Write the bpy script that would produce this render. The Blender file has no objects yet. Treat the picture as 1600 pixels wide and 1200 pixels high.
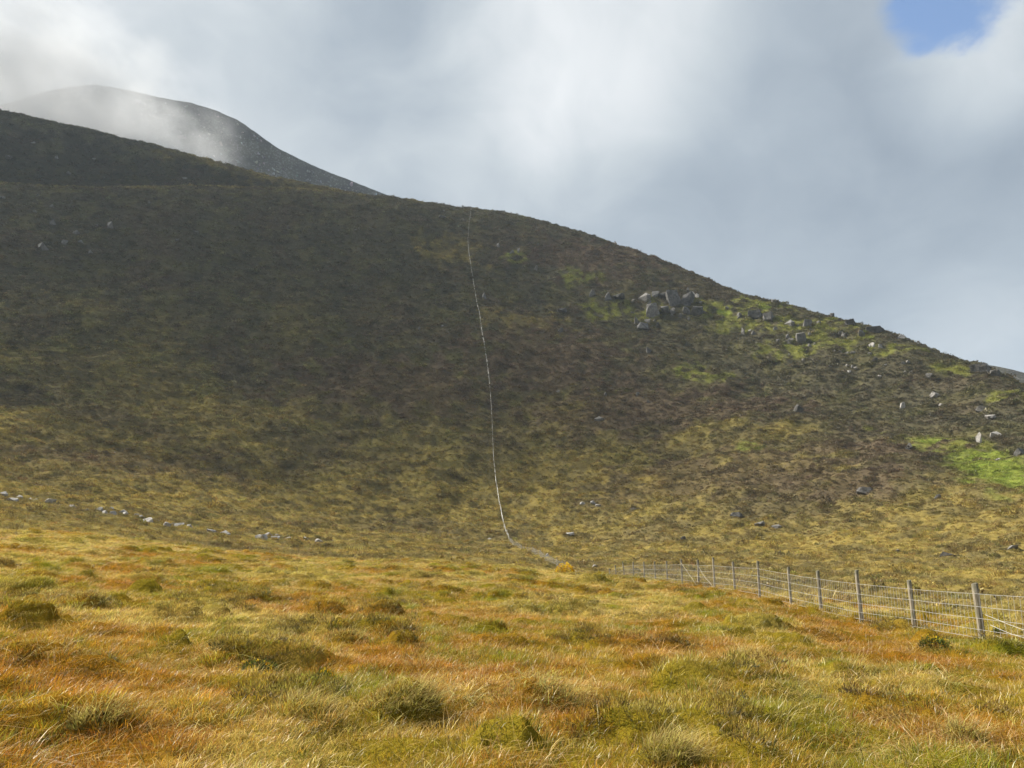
import bpy, bmesh, math, random
import numpy as np
from mathutils import Vector, Matrix, Euler

random.seed(7)
rng = np.random.default_rng(11)
scene = bpy.context.scene
col = scene.collection

# ------------------------------------------------------------------ camera
PITCH = math.radians(12.2)
FPX = 1200.0                      # focal length in pixels of the 1600 wide photograph
CAM_H = 1.62
cam_d = bpy.data.cameras.new('camera')
cam_d.sensor_width = 36.0
cam_d.lens = 36.0 * FPX / 1600.0
cam_d.clip_start = 0.1
cam_d.clip_end = 8000.0
cam = bpy.data.objects.new('camera', cam_d)
col.objects.link(cam)
cam.location = (0, 0, CAM_H)
cam.rotation_euler = (math.radians(90) + PITCH, 0, 0)
scene.camera = cam

# ------------------------------------------------------------------ light
SUN_AZ = math.radians(-62)        # from the view direction, negative = left
SUN_EL = math.radians(43)
sun_dir = Vector((math.sin(SUN_AZ) * math.cos(SUN_EL), math.cos(SUN_AZ) * math.cos(SUN_EL), math.sin(SUN_EL)))
sl = bpy.data.lights.new('sun', 'SUN')
sl.energy = 5.0
sl.angle = math.radians(0.55)
sl.color = (1.0, 0.95, 0.86)
so = bpy.data.objects.new('sun', sl)
so.rotation_euler = (-sun_dir).to_track_quat('-Z', 'Y').to_euler()
so.location = (-60, 30, 80)
col.objects.link(so)

scene.view_settings.view_transform = 'Standard'
scene.view_settings.look = 'None'
scene.view_settings.gamma = 1.0
scene.view_settings.use_curve_mapping = False
scene.view_settings.exposure = 1.0


def pix_dir(px, py):
    u = (px - 800.0) / FPX
    v = (600.0 - py) / FPX
    c, s = math.cos(PITCH), math.sin(PITCH)
    return np.array([u, c - v * s, s + v * c])


# ------------------------------------------------------------------ node helper
class NT:
    def __init__(self, tree):
        self.t = tree
        tree.nodes.clear()

    def n(self, kind, ins=None, **props):
        nd = self.t.nodes.new(kind)
        for k, v in props.items():
            setattr(nd, k, v)
        for k, v in (ins or {}).items():
            s = nd.inputs[k]
            if isinstance(v, bpy.types.NodeSocket):
                self.t.links.new(v, s)
            elif isinstance(v, bpy.types.Node):
                self.t.links.new(v.outputs[0], s)
            else:
                s.default_value = v
        return nd

    def math(self, op, a, b=0.0, clamp=False):
        return self.n('ShaderNodeMath', {0: a, 1: b}, operation=op, use_clamp=clamp).outputs[0]

    def ramp01(self, v, a, b, lo=0.0, hi=1.0):
        return self.n('ShaderNodeMapRange', {'Value': v, 'From Min': a, 'From Max': b, 'To Min': lo, 'To Max': hi},
                      interpolation_type='SMOOTHSTEP').outputs[0]

    def mix(self, f, a, b, blend='MIX'):
        nd = self.t.nodes.new('ShaderNodeMix')
        nd.data_type = 'RGBA'
        nd.blend_type = blend
        for idx, v in ((0, f), (6, a), (7, b)):
            s = nd.inputs[idx]
            if isinstance(v, bpy.types.NodeSocket):
                self.t.links.new(v, s)
            elif isinstance(v, (tuple, list)):
                s.default_value = (*v[:3], 1.0)
            else:
                s.default_value = v
        return nd.outputs[2]


# ------------------------------------------------------------------ world: sky with broken cloud
world = bpy.data.worlds.new('World')
scene.world = world
world.use_nodes = True
w = NT(world.node_tree)
tc = w.n('ShaderNodeTexCoord').outputs['Generated']
sky = w.n('ShaderNodeTexSky', sky_type='NISHITA', sun_disc=False, sun_elevation=SUN_EL, sun_rotation=SUN_AZ,
          air_density=1.0, dust_density=0.2, ozone_density=3.0).outputs[0]


def lobe(px, py, deg_in, deg_out):
    d = pix_dir(px, py)
    d = d / np.linalg.norm(d)
    dot = w.n('ShaderNodeVectorMath', {0: tc, 1: tuple(d)}, operation='DOT_PRODUCT').outputs['Value']
    return w.ramp01(dot, math.cos(math.radians(deg_out)), math.cos(math.radians(deg_in)))


warp = w.n('ShaderNodeTexNoise', {'Vector': tc, 'Scale': 3.2, 'Detail': 3.0, 'Roughness': 0.5})
wv = w.n('ShaderNodeVectorMath', {0: warp.outputs['Color'], 1: (0.5, 0.5, 0.5)}, operation='SUBTRACT').outputs[0]
wv = w.n('ShaderNodeVectorMath', {0: wv, 'Scale': 0.28}, operation='SCALE').outputs[0]
pv = w.n('ShaderNodeVectorMath', {0: tc, 1: wv}, operation='ADD').outputs[0]
pv2 = w.n('ShaderNodeVectorMath', {0: pv, 1: (1.0, 1.0, 1.35)}, operation='MULTIPLY').outputs[0]
n_big = w.n('ShaderNodeTexNoise', {'Vector': pv2, 'Scale': 2.3, 'Detail': 7.0, 'Roughness': 0.48}).outputs[0]
n_fin = w.n('ShaderNodeTexNoise', {'Vector': pv2, 'Scale': 7.0, 'Detail': 7.0, 'Roughness': 0.56}).outputs[0]
b = w.ramp01(n_big, 0.32, 0.72)
b = w.math('MULTIPLY', b, 0.32)
fin = w.math('MULTIPLY', w.math('SUBTRACT', n_fin, 0.5), 0.58)
b = w.math('ADD', b, fin)
for (px, py, a0, a1, wt) in ((925, 30, 1, 13, 0.52), (840, 190, 1, 12, 0.16), (1510, 115, 0.5, 6, 0.30), (1590, 60, 0.5, 6, 0.25), (1540, 530, 0, 6, 0.18),
                             (30, 60, 3, 26, 0.30), (300, 20, 2, 17, 0.14), (1280, 360, 3, 21, -0.09), (640, 120, 2, 11, -0.10),
                             (1120, 160, 1, 9, 0.04)):
    b = w.math('ADD', b, w.math('MULTIPLY', lobe(px, py, a0, a1), wt))
b = w.math('ADD', b, 0.17, clamp=True)
cr = w.n('ShaderNodeValToRGB', {'Fac': b})
el = cr.color_ramp.elements
el[0].position, el[0].color = 0.0, (1.42, 1.70, 2.06, 1)
el[1].position, el[1].color = 1.0, (4.5, 4.6, 4.68, 1)
e = el.new(0.3)
e.color = (2.0, 2.30, 2.63, 1)
e = el.new(0.62)
e.color = (2.9, 3.16, 3.38, 1)
cloud = cr.outputs[0]
# breaks in the cloud where blue shows
hole_n = w.ramp01(w.n('ShaderNodeTexNoise', {'Vector': pv, 'Scale': 1.35, 'Detail': 5.0, 'Roughness': 0.5}).outputs[0], 0.60, 0.72)
hole_l = w.math('ADD', lobe(1478, 0, 0.2, 4.7), w.math('MULTIPLY', w.math('SUBTRACT', n_fin, 0.5), 3.4))
hole_l = w.math('MULTIPLY', w.ramp01(hole_l, 0.30, 1.05), lobe(1475, 2, 2.5, 6.5))
inview = lobe(800, 600, 40, 46)
hole = w.math('MAXIMUM', w.math('MULTIPLY', hole_n, w.math('SUBTRACT', 1.0, inview)), hole_l, clamp=True)
skyc = w.mix(hole, cloud, sky)
bg = w.n('ShaderNodeBackground', {'Color': skyc, 'Strength': 0.1})
w.n('ShaderNodeOutputWorld', {'Surface': bg.outputs[0]})

cy = scene.cycles
cy.max_bounces = 5
cy.diffuse_bounces = 2
cy.glossy_bounces = 2
cy.transmission_bounces = 4
cy.transparent_max_bounces = 8
cy.volume_bounces = 2
cy.adaptive_threshold = 0.015
cy.volume_step_rate = 1.0
cy.volume_max_steps = 160
cy.use_denoising = True
cy.denoiser = 'OPENIMAGEDENOISE'
cy.denoising_input_passes = 'RGB_ALBEDO_NORMAL'
cy.denoising_prefilter = 'ACCURATE'
cy.sample_clamp_indirect = 6.0


# ================================================================== noise
def _hash(ix, iy, seed):
    h = (ix.astype(np.int64) * 374761393 + iy.astype(np.int64) * 668265263 + seed * 974711) & 0xffffffff
    h = ((h ^ (h >> 13)) * 1274126177) & 0xffffffff
    h = h ^ (h >> 16)
    return (h & 0xffff).astype(np.float64) / 65536.0


def pn(x, y, seed=0):
    x = np.asarray(x, float)
    y = np.asarray(y, float)
    ix, iy = np.floor(x), np.floor(y)
    fx, fy = x - ix, y - iy
    ux = fx * fx * fx * (fx * (fx * 6 - 15) + 10)
    uy = fy * fy * fy * (fy * (fy * 6 - 15) + 10)

    def g(ox, oy):
        a = _hash(ix + ox, iy + oy, seed) * 2 * math.pi
        return np.cos(a) * (fx - ox) + np.sin(a) * (fy - oy)
    a = g(0, 0) * (1 - ux) + g(1, 0) * ux
    c = g(0, 1) * (1 - ux) + g(1, 1) * ux
    return (a * (1 - uy) + c * uy) * 1.5


def fbm(x, y, wl, octs=3, seed=0, gain=0.5):
    s, a, f = 0.0, 1.0, 1.0 / wl
    for i in range(octs):
        s = s + a * pn(np.asarray(x) * f + 17.3 * i, np.asarray(y) * f - 9.1 * i, seed + i)
        a *= gain
        f *= 2.03
    return s


def sstep(a, b, x):
    t = np.clip((np.asarray(x, float) - a) / (b - a), 0, 1)
    return t * t * (3 - 2 * t)


# ================================================================== terrain from sight lines
def row(points, sm):
    """points: (px, py, r) or (px, None, r, z): where the land at range r appears in the photograph."""
    A, R, Z = [], [], []
    for p in points:
        px, py, r = p[0], p[1], p[2]
        if py is None:
            a = math.atan2((px - 800) / FPX, 1.0)
            z = p[3]
        else:
            d = pix_dir(px, py)
            h = math.hypot(d[0], d[1])
            a = math.atan2(d[0], d[1])
            z = CAM_H + r * d[2] / h
        A.append(a)
        R.append(r)
        Z.append(z)
    return np.array(A), np.array(R), np.array(Z), sm


TAB = np.radians(np.linspace(-180, 180, 3601))
BACK = [(0.1, 0.0), (30, -0.3), (60, -0.8), (80, -1.2), (100, -1.6), (170, -2.2), (250, -2.8), (350, -3.4), (500, -4.2), (540, -4.5), (620, -5.0), (760, -6.0)]
posts_px = [  # px, top, base of the near fence posts
    (1535, 912, 1003), (1429, 907, 982), (1346, 891, 973), (1283, 892, 957), (1236, 886, 946), (1187, 877, 930),
    (1148, 878, 921), (1117, 871, 920), (1092, 875, 917), (1066, 874, 913), (1043, 877, 909), (1024, 882, 907),
    (1007, 886, 906), (990, 889, 906)]


def post_Y(px):
    return 11.2 / ((px - 800) / FPX + 0.05)


def post_r(px):
    Y = post_Y(px)
    return Y * math.hypot(1.0, (px - 800) / FPX)


rows = []
rows.append(row([(-150, None, 0.1, 0), (1750, None, 0.1, 0)], 2))
rows.append(row([(-150, None, 33, 1.75), (0, None, 31, 1.3), (300, None, 30, .78), (500, None, 29, .42), (700, None, 28, .26), (870, None, 30, .06), (940, None, 40, .02)]
                + [(px, base + 1, post_r(px)) for px, top, base in posts_px[::-1][1:]] + [(1640, 1030, 17), (1750, 1060, 15)], 1.0))
rows.append(row([(-150, 818, 66), (0, 829, 62), (120, 833, 62), (300, 856, 60), (500, 873, 58), (700, 880, 57), (870, 892, 57), (985, 905, 57),
                 (1043, 908, 49), (1117, 916, 41), (1187, 925, 37), (1236, 935, 35), (1283, 942, 34), (1346, 946, 34), (1429, 952, 33),
                 (1535, 964, 32), (1600, 972, 31), (1750, 988, 30)], 1.0))
rows.append(row([(-150, 842, 82), (0, 851, 80), (300, 878, 78), (500, 895, 76), (700, 902, 76), (870, 915, 76), (985, 925, 74), (1117, 945, 58),
                 (1187, 950, 54), (1346, 965, 46), (1535, 985, 42), (1750, 1010, 38)], 2))
rows.append(row([(-150, 826, 100), (0, 833, 98), (300, 862, 96), (500, 878, 95), (700, 885, 95), (870, 893, 96), (1000, 905, 92), (1187, 918, 80),
                 (1346, 938, 68), (1535, 955, 58), (1600, 963, 55), (1750, 980, 50)], 2.5))
rows.append(row([(-150, 750, 170), (0, 762, 170), (300, 800, 176), (500, 828, 182), (800, 851, 190), (1000, 850, 178), (1200, 855, 162),
                 (1400, 868, 145), (1600, 885, 128), (1750, 905, 115)], 4))
rows.append(row([(-150, 630, 262), (0, 640, 262), (300, 665, 266), (500, 682, 268), (768, 692, 272), (1000, 702, 262), (1200, 712, 242),
                 (1400, 742, 214), (1600, 785, 182), (1750, 815, 160)], 4))
rows.append(row([(-150, 440, 385), (0, 440, 385), (300, 450, 385), (500, 460, 385), (745, 472, 388), (1000, 535, 362), (1200, 585, 330),
                 (1400, 635, 290), (1600, 690, 246), (1750, 735, 215)], 3))
ridge = [(-150, 292, 500), (0, 288, 500), (300, 291, 502), (460, 296, 503), (560, 303, 503), (600, 309, 503), (680, 319, 502), (736, 326, 500), (790, 334, 494),
         (850, 347, 486), (900, 362, 477), (950, 379, 467), (1000, 395, 457), (1050, 414, 447), (1100, 435, 436), (1150, 456, 424),
         (1200, 471, 412), (1250, 483, 401), (1300, 497, 390), (1350, 509, 379), (1400, 523, 368), (1440, 543, 356), (1490, 563, 346),
         (1530, 570, 338), (1560, 583, 330), (1600, 603, 320), (1680, 640, 305), (1750, 668, 292)]
rows.append(row(ridge, 0.45))
rows.append(row([(px, py + 1.5 if px < 590 else py + 14, r + 34) for px, py, r in ridge], 0.6))
rows.append(row([(-150, 150, 640), (0, 175, 640), (80, 192, 635), (160, 209, 628), (240, 227, 618), (320, 249, 602), (400, 270, 588),
                 (480, 288, 572), (560, 303, 558), (600, 318, 560)] + [(px, py + 90, r + 95) for px, py, r in ridge[6:]], 0.5))
rows.append(row([(-150, 260, 800), (0, 260, 800), (300, 320, 790), (600, 420, 760), (800, 520, 720), (1100, 620, 620), (1400, 720, 520), (1750, 800, 430)], 3))
RT, ZT = [], []
blend = sstep(math.radians(52), math.radians(115), np.abs(TAB))
for k, (A, R, Z, sm) in enumerate(rows):
    r_ = np.interp(TAB, A, R)
    z_ = np.interp(TAB, A, Z)
    s = sm / 0.1
    kk = np.arange(-int(3 * s), int(3 * s) + 1)
    g = np.exp(-0.5 * (kk / s) ** 2)
    g /= g.sum()
    pad = len(kk) // 2
    r_ = np.convolve(np.pad(r_, pad, mode='edge'), g, 'valid')
    z_ = np.convolve(np.pad(z_, pad, mode='edge'), g, 'valid')
    RT.append(r_ * (1 - blend) + BACK[k][0] * blend)
    ZT.append(z_ * (1 - blend) + BACK[k][1] * blend)
RT.append(RT[-1] + 500)
ZT.append(np.full_like(TAB, -8.0))
RT.append(np.full_like(TAB, 2600.0))
ZT.append(np.full_like(TAB, -9.0))
RT, ZT = np.array(RT), np.array(ZT)
K = len(RT)
_D = np.diff(ZT, axis=0) / np.diff(RT, axis=0)
_h = np.diff(RT, axis=0)
SL = np.zeros_like(ZT)
SL[0], SL[-1] = _D[0], _D[-1]
for k in range(1, K - 1):
    d0, d1 = _D[k - 1], _D[k]
    w1, w2 = 2 * _h[k] + _h[k - 1], _h[k] + 2 * _h[k - 1]
    ok = d0 * d1 > 0
    with np.errstate(divide='ignore', invalid='ignore'):
        m = (w1 + w2) / (w1 / d0 + w2 / d1)
    SL[k] = np.where(ok, m, 0)


def base_h(x, y):
    """smooth land height and row position (vegetation zone)"""
    x = np.asarray(x, float)
    y = np.asarray(y, float)
    r = np.hypot(x, y)
    a = np.arctan2(x, y)
    fi = (a - TAB[0]) / (TAB[1] - TAB[0])
    i0 = np.clip(fi.astype(int), 0, len(TAB) - 2)
    f = fi - i0

    def at(T, k):
        return T[k][i0] * (1 - f) + T[k][i0 + 1] * f
    z = np.full(r.shape, -9.0)
    tau = np.full(r.shape, float(K - 1))
    Rk = at(RT, 0)
    z = np.where(r <= Rk, at(ZT, 0), z)
    tau = np.where(r <= Rk, 0, tau)
    for k in range(K - 1):
        R1 = at(RT, k + 1)
        m = (r > Rk) & (r <= R1)
        if m.any():
            h = (R1 - Rk)[m]
            t = (r[m] - Rk[m]) / h
            z0, z1 = at(ZT, k)[m], at(ZT, k + 1)[m]
            s0, s1 = at(SL, k)[m], at(SL, k + 1)[m]
            t2, t3 = t * t, t * t * t
            z[m] = (2 * t3 - 3 * t2 + 1) * z0 + (t3 - 2 * t2 + t) * h * s0 + (-2 * t3 + 3 * t2) * z1 + (t3 - t2) * h * s1
            tau[m] = k + t
        Rk = R1
    return z, tau


CL_AT = []


def mounds(x, y, cell=1.75, seed=300, prob=0.80):
    """tussock mounds: one per jittered cell; returns height and kind (1 = heathery mound)"""
    x = np.asarray(x, float)
    y = np.asarray(y, float)
    cx, cy_ = np.floor(x / cell), np.floor(y / cell)
    h = np.zeros(x.shape)
    kind = np.zeros(x.shape)
    wob = fbm(x, y, 0.7, 3, 301) * 0.55
    for ox in (-1, 0, 1):
        for oy in (-1, 0, 1):
            ix, iy = cx + ox, cy_ + oy
            px = (ix + _hash(ix, iy, seed)) * cell
            py = (iy + _hash(ix, iy, seed + 1)) * cell
            on = _hash(ix, iy, seed + 2) < prob
            rad = 0.35 + 0.72 * _hash(ix, iy, seed + 3)
            hh = (0.08 + 0.22 * _hash(ix, iy, seed + 4)) * on
            q = np.hypot((x - px) / 1.25, y - py) / rad + wob
            v = hh * (1 - sstep(0.15, 1.0, q))
            kd = ((_hash(ix, iy, seed + 5) < 0.24) & on) * (1 - sstep(0.6, 1.0, q))
            kind = np.maximum(kind, kd)
            h = np.maximum(h, v)
    return h, kind


def land(x, y, micro=True):
    x = np.asarray(x, float)
    y = np.asarray(y, float)
    z, tau = base_h(x, y)
    base = z
    r = np.hypot(x, y)
    hill = sstep(3.4, 5.5, tau)
    near = 1 - sstep(2.2, 3.2, tau)
    z = z + hill * (fbm(x, y, 46, 3, 3) * 2.3 * sstep(4.5, 6, tau) * (1 - 0.6 * sstep(7.4, 8, tau)) + fbm(x, y, 10, 2, 5) * 0.7)
    if micro:
        mid = sstep(2.0, 3.5, tau) * (1 - sstep(800, 1000, r))
        z = z + mid * (fbm(x, y, 2.8, 2, 9) * 0.45 + 0.5 * pn(x / 11.0, base / 2.0, 13) * sstep(4.8, 6, tau))
        bil = np.abs(fbm(x, y, 1.9, 2, 21))
        bil2 = fbm(x, y, 0.75, 2, 31)
        nz = near > 0.01
        mh = np.zeros(r.shape)
        if nz.any():
            mh[nz] = mounds(x[nz], y[nz])[0]
            if CL_AT:
                mh[nz] = np.maximum(mh[nz], clump_field(x[nz], y[nz])[0] + 0.4 * mh[nz])
        z = z + near * sstep(0.5, 4, r) * ((0.30 - bil) * 0.22 - 0.12 + bil2 * 0.06 + mh)
    return z


def land1(x, y, micro=True):
    return float(land(np.array([x]), np.array([y]), micro)[0])


def hit(px, py, micro=False):
    d = pix_dir(px, py)
    hn = math.hypot(d[0], d[1])
    ts = np.concatenate([np.linspace(3, 70, 1000), np.linspace(70.1, 800, 2600)])
    X, Y, Zr = d[0] / hn * ts, d[1] / hn * ts, CAM_H + d[2] / hn * ts
    g = land(X, Y, micro) - Zr
    idx = np.nonzero(g > 0)[0]
    if len(idx) == 0:
        i = int(np.argmax(g))
        t = ts[i]
    else:
        i = max(1, int(idx[0]))
        a0, a1 = g[i - 1], g[i]
        t = ts[i - 1] + (ts[i] - ts[i - 1]) * (0 - a0) / (a1 - a0 + 1e-9)
    x, y = d[0] / hn * t, d[1] / hn * t
    return Vector((x, y, land1(x, y, micro))), t / hn     # point and depth along the optical axis (z_cam ~ t/hn)


# hummocks that can be told apart in the foreground: px, py of the foot, width, height in photo px
CL = [(135, 952, 60, 26, 'dark heather hummock left of the centre of a grassy mound at far left'),
      (85, 938, 50, 16, 'low dark heather hummock behind the larger one at the left'),
      (655, 966, 54, 20, 'rounded grey heather clump in mid foreground left of centre'),
      (650, 905, 44, 14, 'dark heather clump near the crest left of the gorse'),
      (810, 913, 26, 11, 'small black heather hump on the crest below the gorse'),
      (885, 962, 70, 26, 'wide brown heather clump below the gorse bush'),
      (925, 918, 70, 22, 'grey green heather clump between gorse and fence'),
      (982, 930, 50, 22, 'dark green heather clump near the small far fence posts'),
      (635, 1112, 110, 50, 'shaggy tussock with pale dead grass at bottom centre left'),
      (845, 1108, 130, 52, 'broad shaggy tussock with yellow tips at bottom centre'),
      (975, 1120, 80, 34, 'dark green tussock right of the broad shaggy one'),
      (1165, 1032, 56, 22, 'dark hollow sided heather clump in the right foreground'),
      (1330, 1055, 80, 28, 'rounded green heather clump in the right foreground below the fence'),
      (1425, 1085, 60, 20, 'flat dark heather clump at the right below the rounded one'),
      (1500, 1150, 60, 26, 'grey twiggy heather clump near the bottom right corner'),
      (1045, 1188, 90, 40, 'shaggy tussock at the bottom edge right of centre'),
      (470, 1120, 100, 46, 'shaggy green tussock below the small yellow gorse tuft'),
      (540, 1000, 60, 18, 'low grey heather clump in the middle of the left foreground'),
      (150, 1130, 80, 30, 'brown heather clump at the lower left')]
CL_AT = []
for _c in CL:
    _p, _dep = hit(_c[0], _c[1] - 0.35 * _c[3])
    CL_AT.append((_p.x, _p.y, _c[2] / FPX * _dep * 0.5, _c[3] / FPX * _dep))


def clump_field(x, y):
    h = np.zeros(np.shape(x))
    f = np.zeros(np.shape(x))
    for cx, cy_, rx, hh in CL_AT:
        m_ = (np.abs(x - cx) < 3 * rx) & (np.abs(y - cy_) < 3 * rx)
        if m_.any():
            q = np.hypot(x[m_] - cx, (y[m_] - cy_) / 0.9) / rx + fbm(x[m_], y[m_], 0.5, 2, 411) * 0.35
            h[m_] = np.maximum(h[m_], hh * 0.75 * (1 - sstep(0.2, 1.25, q)))
            f[m_] = np.maximum(f[m_], 1 - sstep(0.6, 1.2, q))
    return h, f


# green swards and brown heather patches on the hill: (px, py, radius in photo px, squash)
GREEN = [(802, 402, 13, .6), (905, 432, 28, .3), (955, 484, 34, .35), (1015, 485, 24, .5), (1130, 489, 45, .3), (1180, 475, 40, .35), (1230, 505, 34, .45),
         (1160, 505, 40, .3), (1290, 510, 36, .45), (1340, 535, 30, .5), (1075, 580, 30, .42), (1110, 588, 34, .3), (1168, 698, 20, .35),
         (1452, 690, 32, .5), (1370, 676, 13, .5), (1560, 730, 55, .55), (1530, 700, 40, .5), (1590, 765, 40, .5), (1480, 700, 36, .4),
         (1500, 575, 30, .35), (1580, 620, 34, .35), (1250, 540, 50, .3), (1400, 545, 30, .4)]
BROWN = [(1200, 735, 130, .42), (1050, 745, 110, .38), (1330, 755, 90, .35), (1400, 700, 90, .3), (860, 560, 110, .5), (930, 400, 90, .3),
         (620, 600, 150, .3), (1000, 370, 90, .25), (980, 640, 140, .35), (1120, 640, 110, .3), (200, 720, 130, .2)]
GOLDP = [(1060, 690, 90, .22), (1200, 672, 60, .25), (330, 250, 60, .3), (430, 275, 60, .3), (520, 298, 50, .25), (700, 395, 40, .4), (820, 500, 60, .25),  # gold grass; the spots along the left crest paint a sunlit strip
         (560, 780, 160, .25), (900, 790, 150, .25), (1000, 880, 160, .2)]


def world_spots(lst):
    out = []
    for px, py, rad, sq in lst:
        p, depth = hit(px, py)
        out.append((px, py, rad, sq, p, rad * 1.25 / FPX * depth))
    return out


def project(x, y, z):
    c, s = math.cos(PITCH), math.sin(PITCH)
    zz = np.asarray(z) - CAM_H
    dep = y * c + zz * s
    up = -y * s + zz * c
    return 800 + FPX * x / dep, 600 - FPX * up / dep, dep


SP_VIVID = world_spots([(1560, 732, 50, .6), (1590, 755, 45, .6), (1535, 712, 34, .45), (1450, 688, 14, .4), (1135, 490, 10, .35), (1195, 480, 8, .35)])
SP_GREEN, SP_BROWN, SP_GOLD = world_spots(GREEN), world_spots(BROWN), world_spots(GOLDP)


def spot_field(x, y, sp, seed):
    """patches on the ground: round in plan across, longer uphill because the slope is seen foreshortened"""
    f = np.zeros(np.shape(x))
    wob = fbm(x, y, 9, 3, seed) * 0.75
    for px, py, rad, sq, p, rw in sp:
        rr = math.hypot(p.x, p.y)
        ax, ay = p.x / rr, p.y / rr
        dx, dy = x - p.x, y - p.y
        lat = dx * ay - dy * ax
        lon = dx * ax + dy * ay
        q = np.sqrt((lat / rw) ** 2 + (lon / (rw * max(sq, .3) * 1.7)) ** 2)
        f = np.maximum(f, 1 - sstep(0.55, 1.25, q + wob))
    return f


C_HEATH = np.array([0.112, 0.098, 0.066])
C_BROWN = np.array([0.155, 0.112, 0.074])
C_OLIVE = np.array([0.200, 0.182, 0.068])
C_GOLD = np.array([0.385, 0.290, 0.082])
C_STRAW = np.array([0.36, 0.27, 0.125])
C_GREEN = np.array([0.245, 0.245, 0.062])
C_VIVID = np.array([0.275, 0.315, 0.058])


def veg(x, y, jitter=True):
    """vegetation colour on the hill at x, y (what grows there, plus sunlight painted as gold on the left crest)"""
    x = np.asarray(x, float)
    y = np.asarray(y, float)
    z, tau = base_h(x, y)
    n1 = fbm(x, y, 42, 4, 41)
    n2 = fbm(x, y, 15, 3, 51)
    n3 = fbm(x, y, 5, 2, 61)
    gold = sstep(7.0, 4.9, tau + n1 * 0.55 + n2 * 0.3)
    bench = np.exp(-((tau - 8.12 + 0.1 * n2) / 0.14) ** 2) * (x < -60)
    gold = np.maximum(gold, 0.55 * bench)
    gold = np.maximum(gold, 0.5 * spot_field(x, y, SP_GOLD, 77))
    brown = np.maximum(spot_field(x, y, SP_BROWN, 78) * 0.9, sstep(0.15, 0.55, n1) * 0.35)
    green = spot_field(x, y, SP_GREEN, 79) * sstep(-0.5, 0.2, fbm(x, y, 5, 3, 80))
    olive = sstep(0.02, 0.40, n2 + n3 * 0.35)
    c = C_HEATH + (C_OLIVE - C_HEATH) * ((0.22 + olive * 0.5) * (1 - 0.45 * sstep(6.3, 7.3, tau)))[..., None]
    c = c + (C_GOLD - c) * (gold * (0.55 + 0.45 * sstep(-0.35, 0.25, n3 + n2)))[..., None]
    c = c + (C_BROWN - c) * (brown * (1 - 0.5 * gold))[..., None]
    c = c + (C_GREEN - c) * green[..., None]
    viv = spot_field(x, y, SP_VIVID, 84)
    c = c + (C_VIVID - c) * viv[..., None]
    green = np.maximum(green, viv)
    stre = fbm(x / 13.0, z / 1.5, 1.0, 3, 87)
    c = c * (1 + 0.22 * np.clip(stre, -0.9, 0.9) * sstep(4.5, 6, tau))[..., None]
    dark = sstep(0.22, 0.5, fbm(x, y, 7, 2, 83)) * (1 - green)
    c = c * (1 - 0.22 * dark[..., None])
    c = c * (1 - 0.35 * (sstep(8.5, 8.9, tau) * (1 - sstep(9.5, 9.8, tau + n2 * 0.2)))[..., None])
    return c, gold, green


def fg_veg(x, y, jit=0.0):
    """colour of the moor grass in the foreground: tip colour and root colour"""
    n1 = fbm(x, y * 0.8, 3.4, 3, 101)
    n2 = fbm(x, y * 0.8, 2.2, 3, 111)
    n3 = fbm(x, y, 6.5, 2, 121)
    r = np.hypot(x, y)
    if jit:
        n1 = n1 * 0.9 + rng.normal(0, jit, x.shape)
        n2 = n2 * 0.9 + rng.normal(0, jit * 0.8, x.shape)
        n3 = n3 * 0.9 + rng.normal(0, jit, x.shape)
    russ, stra = np.array([0.50, 0.200, 0.016]), np.array([0.78, 0.55, 0.15])
    gree, oliv = np.array([0.285, 0.275, 0.014]), np.array([0.46, 0.285, 0.028])
    tip = np.broadcast_to(oliv, x.shape + (3,)).copy()
    far = sstep(14, 45, r)

    def blend(c, f):
        nonlocal tip
        tip = tip + (c - tip) * f[..., None]
    blend(russ, 0.92 * sstep(-0.38, 0.12, n1 + 0.25 * n3))
    blend(gree, 0.85 * sstep(0.24, 0.58, n2 - 0.1))
    blend(stra, sstep(0.18, 0.55, n3 - 0.35 * n2 + 0.26 * far) * 0.85)
    top_ = mounds(x, y)[0] if jit else np.zeros(x.shape)
    blend(np.array([0.44, 0.36, 0.035]), 0.6 * sstep(0.10, 0.22, top_))
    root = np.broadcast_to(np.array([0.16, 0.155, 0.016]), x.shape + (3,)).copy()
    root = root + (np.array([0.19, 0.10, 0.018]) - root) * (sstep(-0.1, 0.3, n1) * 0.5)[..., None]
    return tip, root, n2


# ================================================================== materials
def new_mat(name):
    m = bpy.data.materials.new(name)
    m.use_nodes = True
    return m, NT(m.node_tree)


def mat_ground():
    m, t = new_mat('moor_soil')
    a = t.n('ShaderNodeAttribute', attribute_name='col').outputs['Color']
    geo = t.n('ShaderNodeNewGeometry').outputs['Position']
    n = t.n('ShaderNodeTexNoise', {'Vector': geo, 'Scale': 1.7, 'Detail': 6.0, 'Roughness': 0.7}).outputs[0]
    c = t.mix(t.ramp01(n, 0.3, 0.7), t.mix(1.0, a, (0.6, 0.6, 0.6), 'MULTIPLY'), a)
    bmp = t.n('ShaderNodeBump', {'Height': n, 'Strength': 0.8, 'Distance': 0.25})
    bs = t.n('ShaderNodeBsdfDiffuse', {'Color': c, 'Normal': bmp.outputs[0]})
    t.n('ShaderNodeOutputMaterial', {'Surface': bs.outputs[0]})
    return m


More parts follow.
